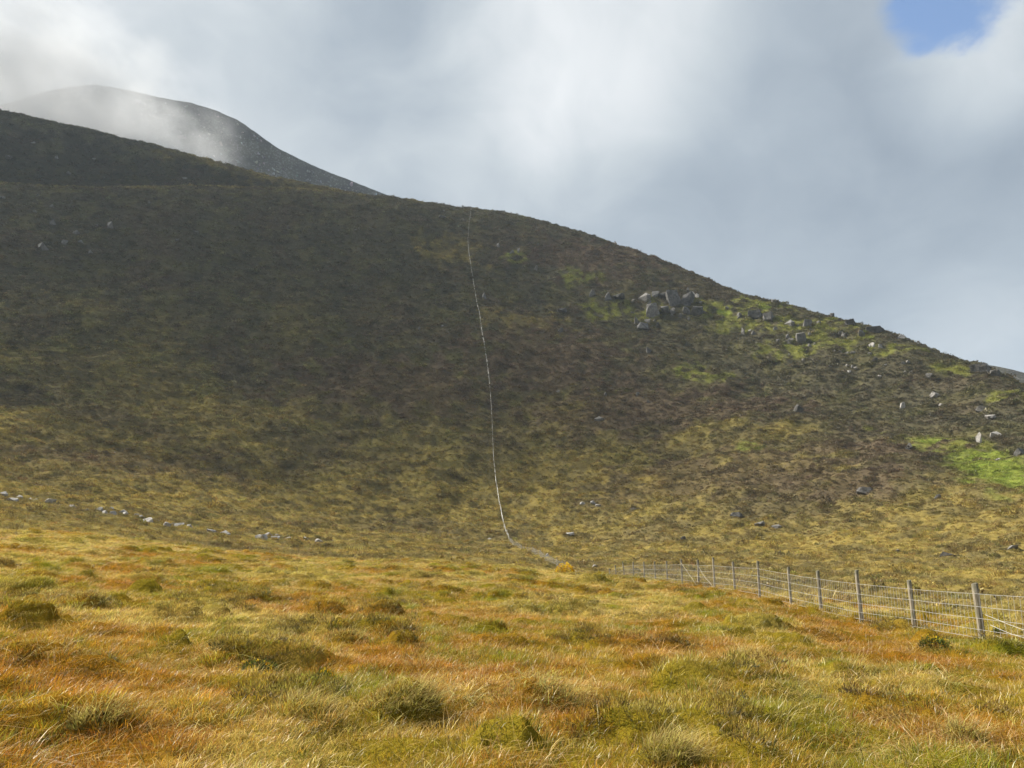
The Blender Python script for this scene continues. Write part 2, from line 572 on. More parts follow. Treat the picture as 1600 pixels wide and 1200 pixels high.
def mat_leaf(name, trans=0.35, gloss=0.06, root=True, dark=0.55):
    """tint/root colours come with every instance, 't' runs up the blade, 'rnd' differs per blade"""
    m, t = new_mat(name)
    tint = t.n('ShaderNodeAttribute', attribute_name='tint', attribute_type='INSTANCER').outputs['Color']
    tt = t.n('ShaderNodeAttribute', attribute_name='t').outputs['Fac']
    rnd = t.n('ShaderNodeAttribute', attribute_name='rnd').outputs['Fac']
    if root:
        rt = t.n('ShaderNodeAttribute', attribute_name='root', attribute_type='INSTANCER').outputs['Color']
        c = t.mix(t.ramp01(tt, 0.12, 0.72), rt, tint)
    else:
        c = tint
    v = t.math('ADD', t.math('MULTIPLY', rnd, 1.0 - dark + 0.35), dark)
    c = t.n('ShaderNodeVectorMath', {0: c, 'Scale': v}, operation='SCALE').outputs[0]
    hs = t.n('ShaderNodeHueSaturation', {'Hue': t.math('ADD', t.math('MULTIPLY', rnd, 0.03), 0.485), 'Color': c})
    d = t.n('ShaderNodeBsdfDiffuse', {'Color': hs.outputs[0]})
    tr = t.n('ShaderNodeBsdfTranslucent', {'Color': hs.outputs[0]})
    mx = t.n('ShaderNodeMixShader', {0: trans, 1: d.outputs[0], 2: tr.outputs[0]})
    gl = t.n('ShaderNodeBsdfGlossy', {'Color': (0.9, 0.88, 0.8, 1), 'Roughness': 0.42})
    mx2 = t.n('ShaderNodeMixShader', {0: gloss, 1: mx.outputs[0], 2: gl.outputs[0]})
    t.n('ShaderNodeOutputMaterial', {'Surface': mx2.outputs[0]})
    return m


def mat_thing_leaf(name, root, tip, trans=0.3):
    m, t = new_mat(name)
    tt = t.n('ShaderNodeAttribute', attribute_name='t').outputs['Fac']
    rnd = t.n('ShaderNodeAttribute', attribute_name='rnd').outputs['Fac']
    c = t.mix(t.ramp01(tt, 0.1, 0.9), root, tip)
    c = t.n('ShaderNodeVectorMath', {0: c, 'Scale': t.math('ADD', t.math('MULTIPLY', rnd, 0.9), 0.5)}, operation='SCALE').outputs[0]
    hs = t.n('ShaderNodeHueSaturation', {'Hue': t.math('ADD', t.math('MULTIPLY', rnd, 0.05), 0.475), 'Color': c})
    d = t.n('ShaderNodeBsdfDiffuse', {'Color': hs.outputs[0]})
    tr = t.n('ShaderNodeBsdfTranslucent', {'Color': hs.outputs[0]})
    mx = t.n('ShaderNodeMixShader', {0: trans, 1: d.outputs[0], 2: tr.outputs[0]})
    t.n('ShaderNodeOutputMaterial', {'Surface': mx.outputs[0]})
    return m


def mat_rock(name, base, light, scale=1.0):
    m, t = new_mat(name)
    oi = t.n('ShaderNodeObjectInfo')
    geo = t.n('ShaderNodeNewGeometry').outputs['Position']
    n1 = t.n('ShaderNodeTexNoise', {'Vector': geo, 'Scale': 0.9 * scale, 'Detail': 7.0, 'Roughness': 0.65}).outputs[0]
    n2 = t.n('ShaderNodeTexNoise', {'Vector': geo, 'Scale': 4.5 * scale, 'Detail': 5.0, 'Roughness': 0.7}).outputs[0]
    st = t.n('ShaderNodeVectorMath', {0: geo, 1: (2.2, 2.2, 0.4)}, operation='MULTIPLY').outputs[0]
    n3 = t.n('ShaderNodeTexNoise', {'Vector': st, 'Scale': 0.8 * scale, 'Detail': 4.0}).outputs[0]
    c = t.mix(t.ramp01(n1, 0.35, 0.65), base, light)
    c = t.mix(t.math('MULTIPLY', t.ramp01(n3, 0.55, 0.7), 0.6), c, (0.10, 0.095, 0.085))
    c = t.mix(t.math('MULTIPLY', t.ramp01(n2, 0.58, 0.70), 0.5), c, (0.13, 0.135, 0.085))
    c = t.n('ShaderNodeVectorMath', {0: c, 'Scale': t.math('ADD', t.math('MULTIPLY', oi.outputs['Random'], 0.5), 0.75)}, operation='SCALE').outputs[0]
    bmp = t.n('ShaderNodeBump', {'Height': t.math('ADD', n1, t.math('MULTIPLY', n2, 0.4)), 'Strength': 0.9, 'Distance': 0.35 / scale})
    bs = t.n('ShaderNodeBsdfPrincipled', {'Base Color': c, 'Roughness': 0.85, 'Normal': bmp.outputs[0], 'Specular IOR Level': 0.25})
    t.n('ShaderNodeOutputMaterial', {'Surface': bs.outputs[0]})
    return m


def mat_wood():
    m, t = new_mat('weathered_post_wood')
    tcn = t.n('ShaderNodeTexCoord').outputs['Object']
    oi = t.n('ShaderNodeObjectInfo').outputs['Random']
    off = t.n('ShaderNodeCombineXYZ', {0: t.math('MULTIPLY', oi, 37.0), 1: t.math('MULTIPLY', oi, 11.0)}).outputs[0]
    v = t.n('ShaderNodeVectorMath', {0: tcn, 1: off}, operation='ADD').outputs[0]
    st = t.n('ShaderNodeVectorMath', {0: v, 1: (38, 38, 2.0)}, operation='MULTIPLY').outputs[0]
    g = t.n('ShaderNodeTexNoise', {'Vector': st, 'Scale': 1.0, 'Detail': 5.0, 'Roughness': 0.6}).outputs[0]
    bl = t.n('ShaderNodeTexNoise', {'Vector': v, 'Scale': 5.0, 'Detail': 4.0}).outputs[0]
    c = t.mix(t.ramp01(g, 0.3, 0.7), (0.15, 0.125, 0.085), (0.43, 0.375, 0.28))
    c = t.mix(t.math('MULTIPLY', t.ramp01(bl, 0.5, 0.68), 0.55), c, (0.16, 0.165, 0.095))
    zz = t.n('ShaderNodeSeparateXYZ', {0: t.n('ShaderNodeTexCoord').outputs['Generated']}).outputs[2]
    c = t.mix(t.math('MULTIPLY', t.ramp01(t.math('ADD', zz, t.math('MULTIPLY', bl, 0.12)), 0.90, 1.04), 0.75), c, (0.09, 0.085, 0.055))
    bmp = t.n('ShaderNodeBump', {'Height': g, 'Strength': 0.7, 'Distance': 0.01})
    bs = t.n('ShaderNodeBsdfPrincipled', {'Base Color': c, 'Roughness': 0.85, 'Normal': bmp.outputs[0], 'Specular IOR Level': 0.2})
    t.n('ShaderNodeOutputMaterial', {'Surface': bs.outputs[0]})
    return m


def mat_wire():
    m, t = new_mat('galvanised_wire')
    geo = t.n('ShaderNodeNewGeometry').outputs['Position']
    n = t.n('ShaderNodeTexNoise', {'Vector': geo, 'Scale': 9.0, 'Detail': 3.0}).outputs[0]
    c = t.mix(n, (0.40, 0.39, 0.36), (0.60, 0.585, 0.55))
    bs = t.n('ShaderNodeBsdfPrincipled', {'Base Color': c, 'Metallic': 0.25, 'Roughness': 0.5})
    t.n('ShaderNodeOutputMaterial', {'Surface': bs.outputs[0]})
    return m


M_GROUND = mat_ground()
M_GRASS = mat_leaf('moor_grass_blade', 0.45, 0.045)
M_HEATH = mat_leaf('heather_leaf', 0.18, 0.015, root=False, dark=0.40)
M_ROCK = mat_rock('granite', (0.080, 0.076, 0.070), (0.165, 0.156, 0.144), 0.9)
M_STONE = mat_rock('pale_stone', (0.105, 0.098, 0.088), (0.205, 0.19, 0.17), 1.2)
M_WHITE = mat_rock('white_stone', (0.25, 0.23, 0.205), (0.42, 0.39, 0.35), 2.0)
M_DARK = mat_rock('dark_granite', (0.055, 0.052, 0.046), (0.13, 0.12, 0.105), 0.6)
M_WOOD = mat_wood()
M_WIRE = mat_wire()


# ================================================================== mesh helpers
def tag(o, label=None, cat=None, group=None, kind=None):
    if label:
        o['label'] = label
    if cat:
        o['category'] = cat
    if group:
        o['group'] = group
    if kind:
        o['kind'] = kind
    return o


def mesh_np(name, V, F4=None, F3=None, mat=None, smooth=False, attrs=None):
    me = bpy.data.meshes.new(name)
    V = np.asarray(V, np.float32)
    loops, starts, n = [], [], 0
    if F4 is not None and len(F4):
        F4 = np.asarray(F4, np.int32)
        loops.append(F4.ravel())
        starts.append(np.arange(len(F4)) * 4)
        n += F4.size
    if F3 is not None and len(F3):
        F3 = np.asarray(F3, np.int32)
        loops.append(F3.ravel())
        starts.append(n + np.arange(len(F3)) * 3)
        n += F3.size
    me.vertices.add(len(V))
    me.vertices.foreach_set('co', V.ravel())
    if n:
        L = np.concatenate(loops)
        S = np.concatenate(starts)
        me.loops.add(len(L))
        me.loops.foreach_set('vertex_index', L.astype(np.int32))
        me.polygons.add(len(S))
        me.polygons.foreach_set('loop_start', S.astype(np.int32))
        me.update(calc_edges=True)
        if smooth:
            me.polygons.foreach_set('use_smooth', np.ones(len(S), bool))
    for k, (typ, dat) in (attrs or {}).items():
        at = me.attributes.new(k, typ, 'POINT')
        dat = np.asarray(dat, np.float32)
        at.data.foreach_set({'FLOAT': 'value', 'FLOAT_VECTOR': 'vector', 'FLOAT_COLOR': 'color'}[typ], dat.ravel())
    if mat:
        me.materials.append(mat)
    me.validate()
    me.update()
    return me


def link(name, me, parent=None, loc=None):
    o = bpy.data.objects.new(name, me)
    col.objects.link(o)
    if parent:
        o.parent = parent
    if loc is not None:
        o.location = loc
    return o


def rgba(c):
    return np.concatenate([c, np.ones(c.shape[:-1] + (1,))], -1)


def grid_faces(nr, nc, wrap=False):
    i, j = np.meshgrid(np.arange(nr - 1), np.arange(nc if wrap else nc - 1), indexing='ij')
    j2 = (j + 1) % nc
    a, b2, c, d = i * nc + j, i * nc + j2, (i + 1) * nc + j2, (i + 1) * nc + j
    return np.stack([a, b2, c, d], -1).reshape(-1, 4)


# ================================================================== the ground
az_f = np.radians(np.arange(-41, 41.001, 0.13))
az_b = np.radians(np.concatenate([np.arange(45, 181, 6.0), np.arange(-177, -42, 6.0)]))
AZ = np.concatenate([az_f, az_b])
rr = [0.3]
while rr[-1] < 70:
    rr.append(rr[-1] + max(0.16, rr[-1] * 0.0095))
while rr[-1] < 520:
    rr.append(rr[-1] + 0.55 + 0.55 * min(1, (rr[-1] - 70) / 150))
while rr[-1] < 780:
    rr.append(rr[-1] + 3.0)
while rr[-1] < 2600:
    rr.append(rr[-1] * 1.07)
rr = np.array(rr)
RR, AA = np.meshgrid(rr, AZ, indexing='ij')
gx, gy = (RR * np.sin(AA)).ravel(), (RR * np.cos(AA)).ravel()
gz = land(gx, gy)
_, gtau = base_h(gx, gy)
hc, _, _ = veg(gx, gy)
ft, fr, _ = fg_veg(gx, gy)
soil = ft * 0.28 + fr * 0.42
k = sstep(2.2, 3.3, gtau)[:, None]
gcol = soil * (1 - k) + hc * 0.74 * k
V = np.stack([gx, gy, gz], -1)
V = np.vstack([V, [[0, 0, 0]]])
nc = len(AZ)
F4 = grid_faces(len(rr), nc, True)[:, ::-1]
F3 = np.array([[len(V) - 1, (j + 1) % nc, j] for j in range(nc)])
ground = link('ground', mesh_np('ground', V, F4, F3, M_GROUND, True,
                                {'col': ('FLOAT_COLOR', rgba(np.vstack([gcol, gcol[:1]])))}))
tag(ground, 'moorland foreground rising into the dark heather covered hillside', 'ground', kind='structure')


# ------------------------------------------------------------------ mountain behind and far hill
def ridge_mesh(name, sil, r_front, r_sil, r_back, z_front, mat, az_pad, n_az, seed, rough, sm=0.35):
    A, _, Z, _ = row([(px, py, r_sil) for px, py in sil], 0)
    az = np.linspace(A[0] - az_pad[0], A[-1] + az_pad[1], n_az)
    zs = np.interp(az, A, Z)
    s = max(1, int(math.radians(sm) / (az[1] - az[0])))
    g = np.exp(-0.5 * (np.arange(-3 * s, 3 * s + 1) / s) ** 2)
    zs = np.convolve(np.pad(zs, 3 * s, mode='edge'), g / g.sum(), 'valid')
    ts = np.linspace(0, 1, 70)
    tb = np.linspace(0, 1, 14)[1:]
    Rl = np.concatenate([r_front + (r_sil - r_front) * ts, r_sil + (r_back - r_sil) * tb])
    prof = np.concatenate([0.86 * ts + 0.14 * ts ** 2, 1 + 0.05 * tb - 1.05 * tb ** 2])
    R2, A2 = np.meshgrid(Rl, az, indexing='ij')
    Z2 = z_front + (zs[None, :] - z_front) * prof[:, None]
    x, y = R2 * np.sin(A2), R2 * np.cos(A2)
    Z2 = Z2 + rough * (fbm(x, y, 60, 4, seed) * 2.2 + fbm(x, y, 9, 3, seed + 5) * 0.9) * np.clip(np.concatenate([1.2 - ts, np.ones(len(tb)) * 0.3]), 0.35, 1)[:, None]
    me = mesh_np(name, np.stack([x, y, Z2], -1).reshape(-1, 3), grid_faces(len(Rl), n_az)[:, ::-1], None, mat, True)
    return link(name, me), (Rl, az, x, y, Z2)


def mat_mount(name, a, b2, stone, amount, scale):
    m, t = new_mat(name)
    geo = t.n('ShaderNodeNewGeometry').outputs['Position']
    n1 = t.n('ShaderNodeTexNoise', {'Vector': geo, 'Scale': 0.03 * scale, 'Detail': 6.0, 'Roughness': 0.6}).outputs[0]
    n2 = t.n('ShaderNodeTexNoise', {'Vector': geo, 'Scale': 0.35 * scale, 'Detail': 5.0, 'Roughness': 0.7}).outputs[0]
    c = t.mix(t.ramp01(n1, 0.35, 0.62), a, b2)
    c = t.mix(t.math('MULTIPLY', t.ramp01(t.math('ADD', n2, t.math('MULTIPLY', n1, 0.35)), 0.70, 0.82), amount), c, stone)
    bmp = t.n('ShaderNodeBump', {'Height': n2, 'Strength': 0.9, 'Distance': 2.0})
    bs = t.n('ShaderNodeBsdfDiffuse', {'Color': c, 'Normal': bmp.outputs[0]})
    t.n('ShaderNodeOutputMaterial', {'Surface': bs.outputs[0]})
    return m


M_MOUNT = mat_mount('mountain_heath', (0.052, 0.048, 0.040), (0.085, 0.078, 0.052), (0.22, 0.212, 0.20), 0.7, 1.0)
sil2 = [(-160, 230), (-60, 190), (0, 166), (60, 147), (110, 135), (150, 131), (200, 141), (250, 152), (300, 161), (340, 174), (372, 187), (400, 207), (430, 229), (470, 250),
        (510, 268), (550, 283), (590, 298), (625, 314), (660, 340), (700, 372), (800, 430), (900, 500)]
mountain, MG = ridge_mesh('mountain', sil2, 780, 1010, 1300, 20, M_MOUNT, (0.12, 0.02), 420, 140, 1.3)
tag(mountain, 'rocky mountain shoulder fading into mist behind the near hill', 'mountain', kind='structure')
sil3 = [(1380, 640), (1450, 600), (1500, 575), (1545, 570), (1580, 577), (1620, 588), (1700, 605), (1850, 625)]
farhill, _ = ridge_mesh('far_hill', sil3, 620, 900, 1200, 5, M_MOUNT, (0.02, 0.1), 120, 160, 0.4)
tag(farhill, 'dark distant hill peeping past the right end of the slope', 'hill', kind='structure')


# ================================================================== scatter (uncountable cover)
def scatter(name, proto_me, P, rot, scl, tint, root=None):
    attrs = {'rot': ('FLOAT_VECTOR', rot), 'scl': ('FLOAT_VECTOR', scl), 'tint': ('FLOAT_COLOR', rgba(tint))}
    if root is not None:
        attrs['root'] = ('FLOAT_COLOR', rgba(root))
    me = mesh_np(name, P, attrs=attrs)
    o = link(name, me)
    proto = bpy.data.objects.new(name + '_sprig', proto_me)
    ng = bpy.data.node_groups.new(name, 'GeometryNodeTree')
    ng.interface.new_socket('Geometry', in_out='INPUT', socket_type='NodeSocketGeometry')
    ng.interface.new_socket('Geometry', in_out='OUTPUT', socket_type='NodeSocketGeometry')
    N, L = ng.nodes, ng.links
    gi, go = N.new('NodeGroupInput'), N.new('NodeGroupOutput')
    iop = N.new('GeometryNodeInstanceOnPoints')
    oi = N.new('GeometryNodeObjectInfo')
    oi.inputs['Object'].default_value = proto
    ra, sa = N.new('GeometryNodeInputNamedAttribute'), N.new('GeometryNodeInputNamedAttribute')
    ra.data_type = sa.data_type = 'FLOAT_VECTOR'
    ra.inputs['Name'].default_value, sa.inputs['Name'].default_value = 'rot', 'scl'
    L.new(gi.outputs[0], iop.inputs['Points'])
    L.new(oi.outputs['Geometry'], iop.inputs['Instance'])
    L.new(ra.outputs['Attribute'], iop.inputs['Rotation'])
    L.new(sa.outputs['Attribute'], iop.inputs['Scale'])
    L.new(iop.outputs[0], go.inputs[0])
    md = o.modifiers.new('scatter', 'NODES')
    md.node_group = ng
    return o


def blades(n, rad, lmin, lmax, wid, lean, droop, wind, seed, segs=3, dome=0.0):
    """n curved tapering grass blades growing from a disc"""
    g = np.random.default_rng(seed)
    V, F4, F3, T, R = [], [], [], [], []
    for i in range(n):
        a, q = g.uniform(0, 2 * math.pi), rad * math.sqrt(g.uniform())
        base = np.array([math.cos(a) * q, math.sin(a) * q, -0.04 + dome * (1 - (q / rad) ** 2)])
        L = g.uniform(lmin, lmax)
        la = a + g.normal(0, 1.0)
        lv = np.array([math.cos(la), math.sin(la)]) * lean * g.uniform(0.3, 1.3) + np.array([wind, wind * 0.2])
        dr = droop * g.uniform(0.2, 1.4)
        sa = g.uniform(0, 2 * math.pi)
        side = np.array([math.cos(sa), math.sin(sa), 0]) * wid * g.uniform(0.7, 1.3)
        i0 = len(V)
        rnd = g.uniform()
        for s in range(segs + 1):
            u = s / segs
            p = base + np.array([lv[0] * L * (u * 0.55 + dr * u ** 3), lv[1] * L * (u * 0.55 + dr * u ** 3), L * (u - dr * 0.55 * u ** 2.6)])
            wd = (1 - u * 0.75) if s < segs else 0
            if s < segs:
                V += [p - side * wd * 0.5, p + side * wd * 0.5]
                T += [u, u]
                R += [rnd, rnd]
            else:
                V.append(p)
                T.append(1.0)
                R.append(rnd)
        for s in range(segs - 1):
            b0 = i0 + 2 * s
            F4.append((b0, b0 + 1, b0 + 3, b0 + 2))
        b0 = i0 + 2 * (segs - 1)
        F3.append((b0, b0 + 1, b0 + 2))
    return np.array(V), F4, F3, np.array(T), np.array(R)


def blade_mesh(name, mat, *a, **k):
    V, F4, F3, T, R = blades(*a, **k)
    return mesh_np(name, V, F4, F3, mat, False, {'t': ('FLOAT', T), 'rnd': ('FLOAT', R)})


def leafy(n, rx, h, size, seed, up=0.5, fill=0.35, asp=0.38):
    """a shrub dome of small leaf sprays (triangles) spread through its volume"""
    g = np.random.default_rng(seed)
    V, F, T, R = [], [], [], []
    for i in range(n):
        a = g.uniform(0, 2 * math.pi)
        c = g.uniform(0.0, 1.0)
        e_ = math.asin(c)
        q = g.uniform(fill, 1.0) ** 0.5 * (1 + 0.18 * math.sin(3 * a + seed) + 0.12 * math.sin(5 * a + 2 * seed))
        d = np.array([math.cos(a) * math.cos(e_), math.sin(a) * math.cos(e_), math.sin(e_)])
        p = d * np.array([rx, rx, h]) * q
        out = d * np.array([1, 1, 1.0]) + np.array([0, 0, up]) + g.normal(0, 0.45, 3)
        out /= np.linalg.norm(out)
        s1 = np.cross(out, g.normal(0, 1, 3))
        s1 /= np.linalg.norm(s1) + 1e-6
        sz = size * g.uniform(0.6, 1.4)
        i0 = len(V)
        V += [p - s1 * sz * asp, p + s1 * sz * asp, p + out * sz]
        F.append((i0, i0 + 1, i0 + 2))
        t = min(1, max(0, p[2] / h))
        T += [t, t, min(1, t + 0.15)]
        rr_ = g.uniform()
        R += [rr_] * 3
    return np.array(V), F, np.array(T), np.array(R)


def leafy_mesh(name, mat, *a, **k):
    V, F, T, R = leafy(*a, **k)
    return mesh_np(name, V, None, F, mat, False, {'t': ('FLOAT', T), 'rnd': ('FLOAT', R)})


# ---- foreground moor grass
def sector_points(dens_fn, r0, r1, half, n_try):
    """random points in a sector, thinned by dens_fn(r) relative to its maximum"""
    u = rng.uniform(size=n_try)
    r = np.sqrt(r0 * r0 + u * (r1 * r1 - r0 * r0))
    a = rng.uniform(-half, half, n_try)
    keep = rng.uniform(size=n_try) < dens_fn(r)
    r, a = r[keep], a[keep]
    return r * np.sin(a), r * np.cos(a)


def fg_points(peak, half=math.radians(44)):
    def dens(r):
        return np.clip((10.0 / np.maximum(r, 1)) ** 1.05, 0.20, 1.0)
    area = half * (66 ** 2 - 1.2 ** 2)
    x, y = sector_points(dens, 1.2, 68, half, int(area * peak))
    _, tau = base_h(x, y)
    k_ = tau < 3.2
    return x[k_], y[k_]


GR_PROTO = {
    'moor_grass': [blade_mesh('moor_grass_tuft', M_GRASS, 50, 0.17, 0.09, 0.21, 0.0056, 0.6, 0.45, 0.18, 1),
                   blade_mesh('moor_grass_tuft', M_GRASS, 50, 0.18, 0.08, 0.19, 0.0054, 0.85, 0.6, 0.2, 2)],
    'curled_grass': [blade_mesh('curled_grass_tuft', M_GRASS, 34, 0.16, 0.13, 0.29, 0.0060, 1.1, 1.35, 0.25, 3, segs=4)],
    'green_grass': [blade_mesh('green_grass_tuft', M_GRASS, 46, 0.14, 0.09, 0.21, 0.0070, 0.5, 0.3, 0.15, 4)],
}


def add_fg(name, me, peak, label, filt, tint_fn, sc=(0.8, 1.3), lab_cat='grass'):
    x, y = fg_points(peak)
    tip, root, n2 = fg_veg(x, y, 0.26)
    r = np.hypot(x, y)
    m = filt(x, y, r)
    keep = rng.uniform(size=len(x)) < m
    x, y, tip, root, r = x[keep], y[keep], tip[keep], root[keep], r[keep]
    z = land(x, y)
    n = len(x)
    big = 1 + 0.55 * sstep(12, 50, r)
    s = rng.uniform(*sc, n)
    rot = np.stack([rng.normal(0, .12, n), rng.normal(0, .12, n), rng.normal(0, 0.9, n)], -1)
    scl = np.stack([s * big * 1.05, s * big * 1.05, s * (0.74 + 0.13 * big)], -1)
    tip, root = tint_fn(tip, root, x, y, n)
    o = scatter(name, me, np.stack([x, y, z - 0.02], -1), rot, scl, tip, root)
    tag(o, label, lab_cat, kind='stuff')
    return n


def j(c, n, amt=0.22):
    return np.clip(c * rng.lognormal(0, amt, (n, 1)) * rng.lognormal(0, amt * 0.3, (n, 3)), 0, 0.9)


counts = {}
M_LOWH = mat_leaf('low_heather_leaf', 0.22, 0.02, root=True, dark=0.40)
counts['lowheather'] = add_fg('low_heather', leafy_mesh('low_heather_spray', M_LOWH, 190, 0.18, 0.14, 0.048, 12, up=1.3, asp=0.10), 26,
                              'grey green heather and bilberry growing on the tussock mounds',
                              lambda x, y, r: 0.6 * mounds(x, y)[1], lambda t, r, x, y, n: (j(np.broadcast_to(np.array([0.28, 0.24, 0.075]), t.shape), n, 0.35) * 0.55 + t * 0.45,
                                                                                     j(np.broadcast_to(np.array([0.13, 0.11, 0.045]), t.shape), n)), lab_cat='heather')
for i, me in enumerate(GR_PROTO['moor_grass']):
    counts['moor%d' % i] = add_fg('moor_grass', me, 33, 'russet and straw coloured moor grass covering the foreground', lambda x, y, r: 1 - 0.15 * mounds(x, y)[1],
                                  lambda t, r, x, y, n: (j(t, n), j(r, n)))
counts['curl'] = add_fg('curled_grass', GR_PROTO['curled_grass'][0], 16, 'pale curling dead grass lying over the tussocks',
                        lambda x, y, r: 0.25 + 0.75 * sstep(0.0, 0.45, fbm(x, y, 2.8, 3, 131)),
                        lambda t, r, x, y, n: (j(t * 0.6 + np.array([0.85, 0.66, 0.32]) * 0.42, n), j(r * 0.7 + np.array([0.2, 0.16, 0.07]) * 0.3, n)))
counts['green'] = add_fg('green_grass', GR_PROTO['green_grass'][0], 16, 'fresh green grass growing in patches among the russet grass',
                         lambda x, y, r: 0.8 * sstep(0.15, 0.55, fbm(x, y * 0.8, 2.2, 3, 111)) * (1 - 0.4 * sstep(25, 50, r)),
                         lambda t, r, x, y, n: (j(t * 0.25 + np.array([0.23, 0.245, 0.022]) * 0.75, n), j(r * 0.4 + np.array([0.08, 0.12, 0.018]) * 0.6, n)))

# ---- cover of the hollow and the hillside
H_PROTO = [leafy_mesh('heather_spray', M_HEATH, 90, 0.55, 0.42, 0.17, s_) for s_ in (5, 6)]
T_PROTO = [blade_mesh('hill_grass_tuft', M_HEATH, 44, 0.42, 0.28, 0.55, 0.030, 0.8, 0.7, 0.25, 9)]


def hill_points(peak, r0, r1, rd, half=math.radians(40)):
    def dens(r):
        return np.clip((rd / r) ** 1.1, 0.0, 1.0)
    area = half * (r1 * r1 - r0 * r0)
    x, y = sector_points(dens, r0, r1, half, int(area * peak))
    _, tau = base_h(x, y)
    k_ = (tau > 2.15) & (tau < 10.6)
    return x[k_], y[k_], tau[k_]


def add_hill(name, me, peak, r0, r1, rd, label, cat, keepfn, tintfn, size):
    x, y, tau = hill_points(peak, r0, r1, rd)
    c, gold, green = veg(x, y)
    keep = rng.uniform(size=len(x)) < keepfn(x, y, gold, green, tau)
    x, y, tau, c, gold, green = (q[keep] for q in (x, y, tau, c, gold, green))
    n = len(x)
    z = land(x, y)
    r = np.hypot(x, y)
    s = rng.lognormal(0, 0.28, n) * size(r)
    hum = sstep(-0.1, 0.5, fbm(x, y, 6, 2, 91))
    s = s * (0.8 + 0.6 * hum)
    rot = np.stack([rng.normal(0, .15, n), rng.normal(0, .15, n), rng.uniform(0, 6.28, n)], -1)
    scl = np.stack([s, s, s * rng.uniform(0.6, 1.25, n)], -1)
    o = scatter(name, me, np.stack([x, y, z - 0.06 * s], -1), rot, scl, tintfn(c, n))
    tag(o, label, cat, kind='stuff')
    return n


def hsize(r):
    return 0.62 + 0.75 * sstep(80, 420, r)


for i, me in enumerate(H_PROTO):
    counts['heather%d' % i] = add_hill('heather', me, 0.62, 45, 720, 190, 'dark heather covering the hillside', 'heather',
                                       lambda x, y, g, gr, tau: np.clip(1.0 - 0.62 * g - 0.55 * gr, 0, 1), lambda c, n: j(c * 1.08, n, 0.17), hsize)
counts['hillgrass'] = add_hill('hill_grass', T_PROTO[0], 2.0, 42, 720, 130, 'gold and green rough grass on the lower hillside', 'grass',
                               lambda x, y, g, gr, tau: np.clip(0.34 + 0.66 * g + 0.9 * gr, 0, 1),
                               lambda c, n: j(np.clip(c * 1.25, 0, 0.6), n, 0.2), lambda r: 0.85 + 0.75 * sstep(80, 420, r))
print('scatter', counts)

# ================================================================== rocks
def ordinal(n):
    ones = ['', 'first', 'second', 'third', 'fourth', 'fifth', 'sixth', 'seventh', 'eighth', 'ninth', 'tenth', 'eleventh', 'twelfth', 'thirteenth',
            'fourteenth', 'fifteenth', 'sixteenth', 'seventeenth', 'eighteenth', 'nineteenth']
    if n < 20:
        return ones[n]
    tens = {2: 'twent', 3: 'thirt', 4: 'fort', 5: 'fift', 6: 'sixt'}[n // 10]
    return tens + 'ieth' if n % 10 == 0 else tens + 'y-' + ones[n % 10]


def rock_mesh(seed, subdiv=2, planes=18, block=0.0):
    """angular granite: hull of a few points, edges broken, faces roughened"""
    g = np.random.default_rng(seed)
    P_ = g.normal(0, 1, (planes, 3))
    p = 2 + 6 * block
    P_ = P_ / (np.abs(P_) ** p).sum(1, keepdims=True) ** (1 / p) * g.uniform(0.82, 1.0, (planes, 1))
    if block >= 0.5:
        cn = np.array([(i_, j_, k_) for i_ in (-1, 1) for j_ in (-1, 1) for k_ in (-1, 1)], float)
        cn = cn * g.uniform(0.48, 1.0, (8, 3))
        cn[:, 0] *= np.where(cn[:, 2] > 0, g.uniform(0.75, 1.0), 1.0)
        P_ = np.vstack([cn, P_[:4] * 0.98])
    bm = bmesh.new()
    for c in P_:
        bm.verts.new(c)
    r_ = bmesh.ops.convex_hull(bm, input=bm.verts)
    bmesh.ops.delete(bm, geom=[e_ for e_ in r_['geom_interior'] if isinstance(e_, bmesh.types.BMVert)], context='VERTS')
    bmesh.ops.dissolve_limit(bm, angle_limit=0.2, verts=bm.verts, edges=bm.edges)
    bmesh.ops.bevel(bm, geom=list(bm.edges), offset=0.03, segments=1, affect='EDGES')
    bmesh.ops.triangulate(bm, faces=bm.faces)
    if subdiv:
        bmesh.ops.subdivide_edges(bm, edges=[e_ for e_ in bm.edges if e_.calc_length() > 0.35], cuts=subdiv, use_grid_fill=True)
        bmesh.ops.triangulate(bm, faces=bm.faces)
    V = np.array([v.co[:] for v in bm.verts])
    nrm = V / (np.linalg.norm(V, axis=1, keepdims=True) + 1e-9)
    V = V + nrm * (0.09 * pn(V[:, 0] * 2.6 + seed, V[:, 1] * 3 + V[:, 2] * 2, seed) + 0.045 * pn(V[:, 0] * 7, V[:, 2] * 8 + V[:, 1] * 5, seed + 1))[:, None]
    lo, hi = V.min(0), V.max(0)
    V = (V - (lo + hi) / 2) / (hi - lo) * 2
    for v, c in zip(bm.verts, V):
        v.co = c
    me = bpy.data.meshes.new('boulder')
    bm.to_mesh(me)
    bm.free()
    me.materials.append(M_ROCK)
    return me


ROCKS_BIG = [rock_mesh(400 + i, 2, 13, 0.5) for i in range(5)]
ROCKS_MID = [rock_mesh(420 + i, 1, 11, 0.25) for i in range(7)]


ROCK_AT = []


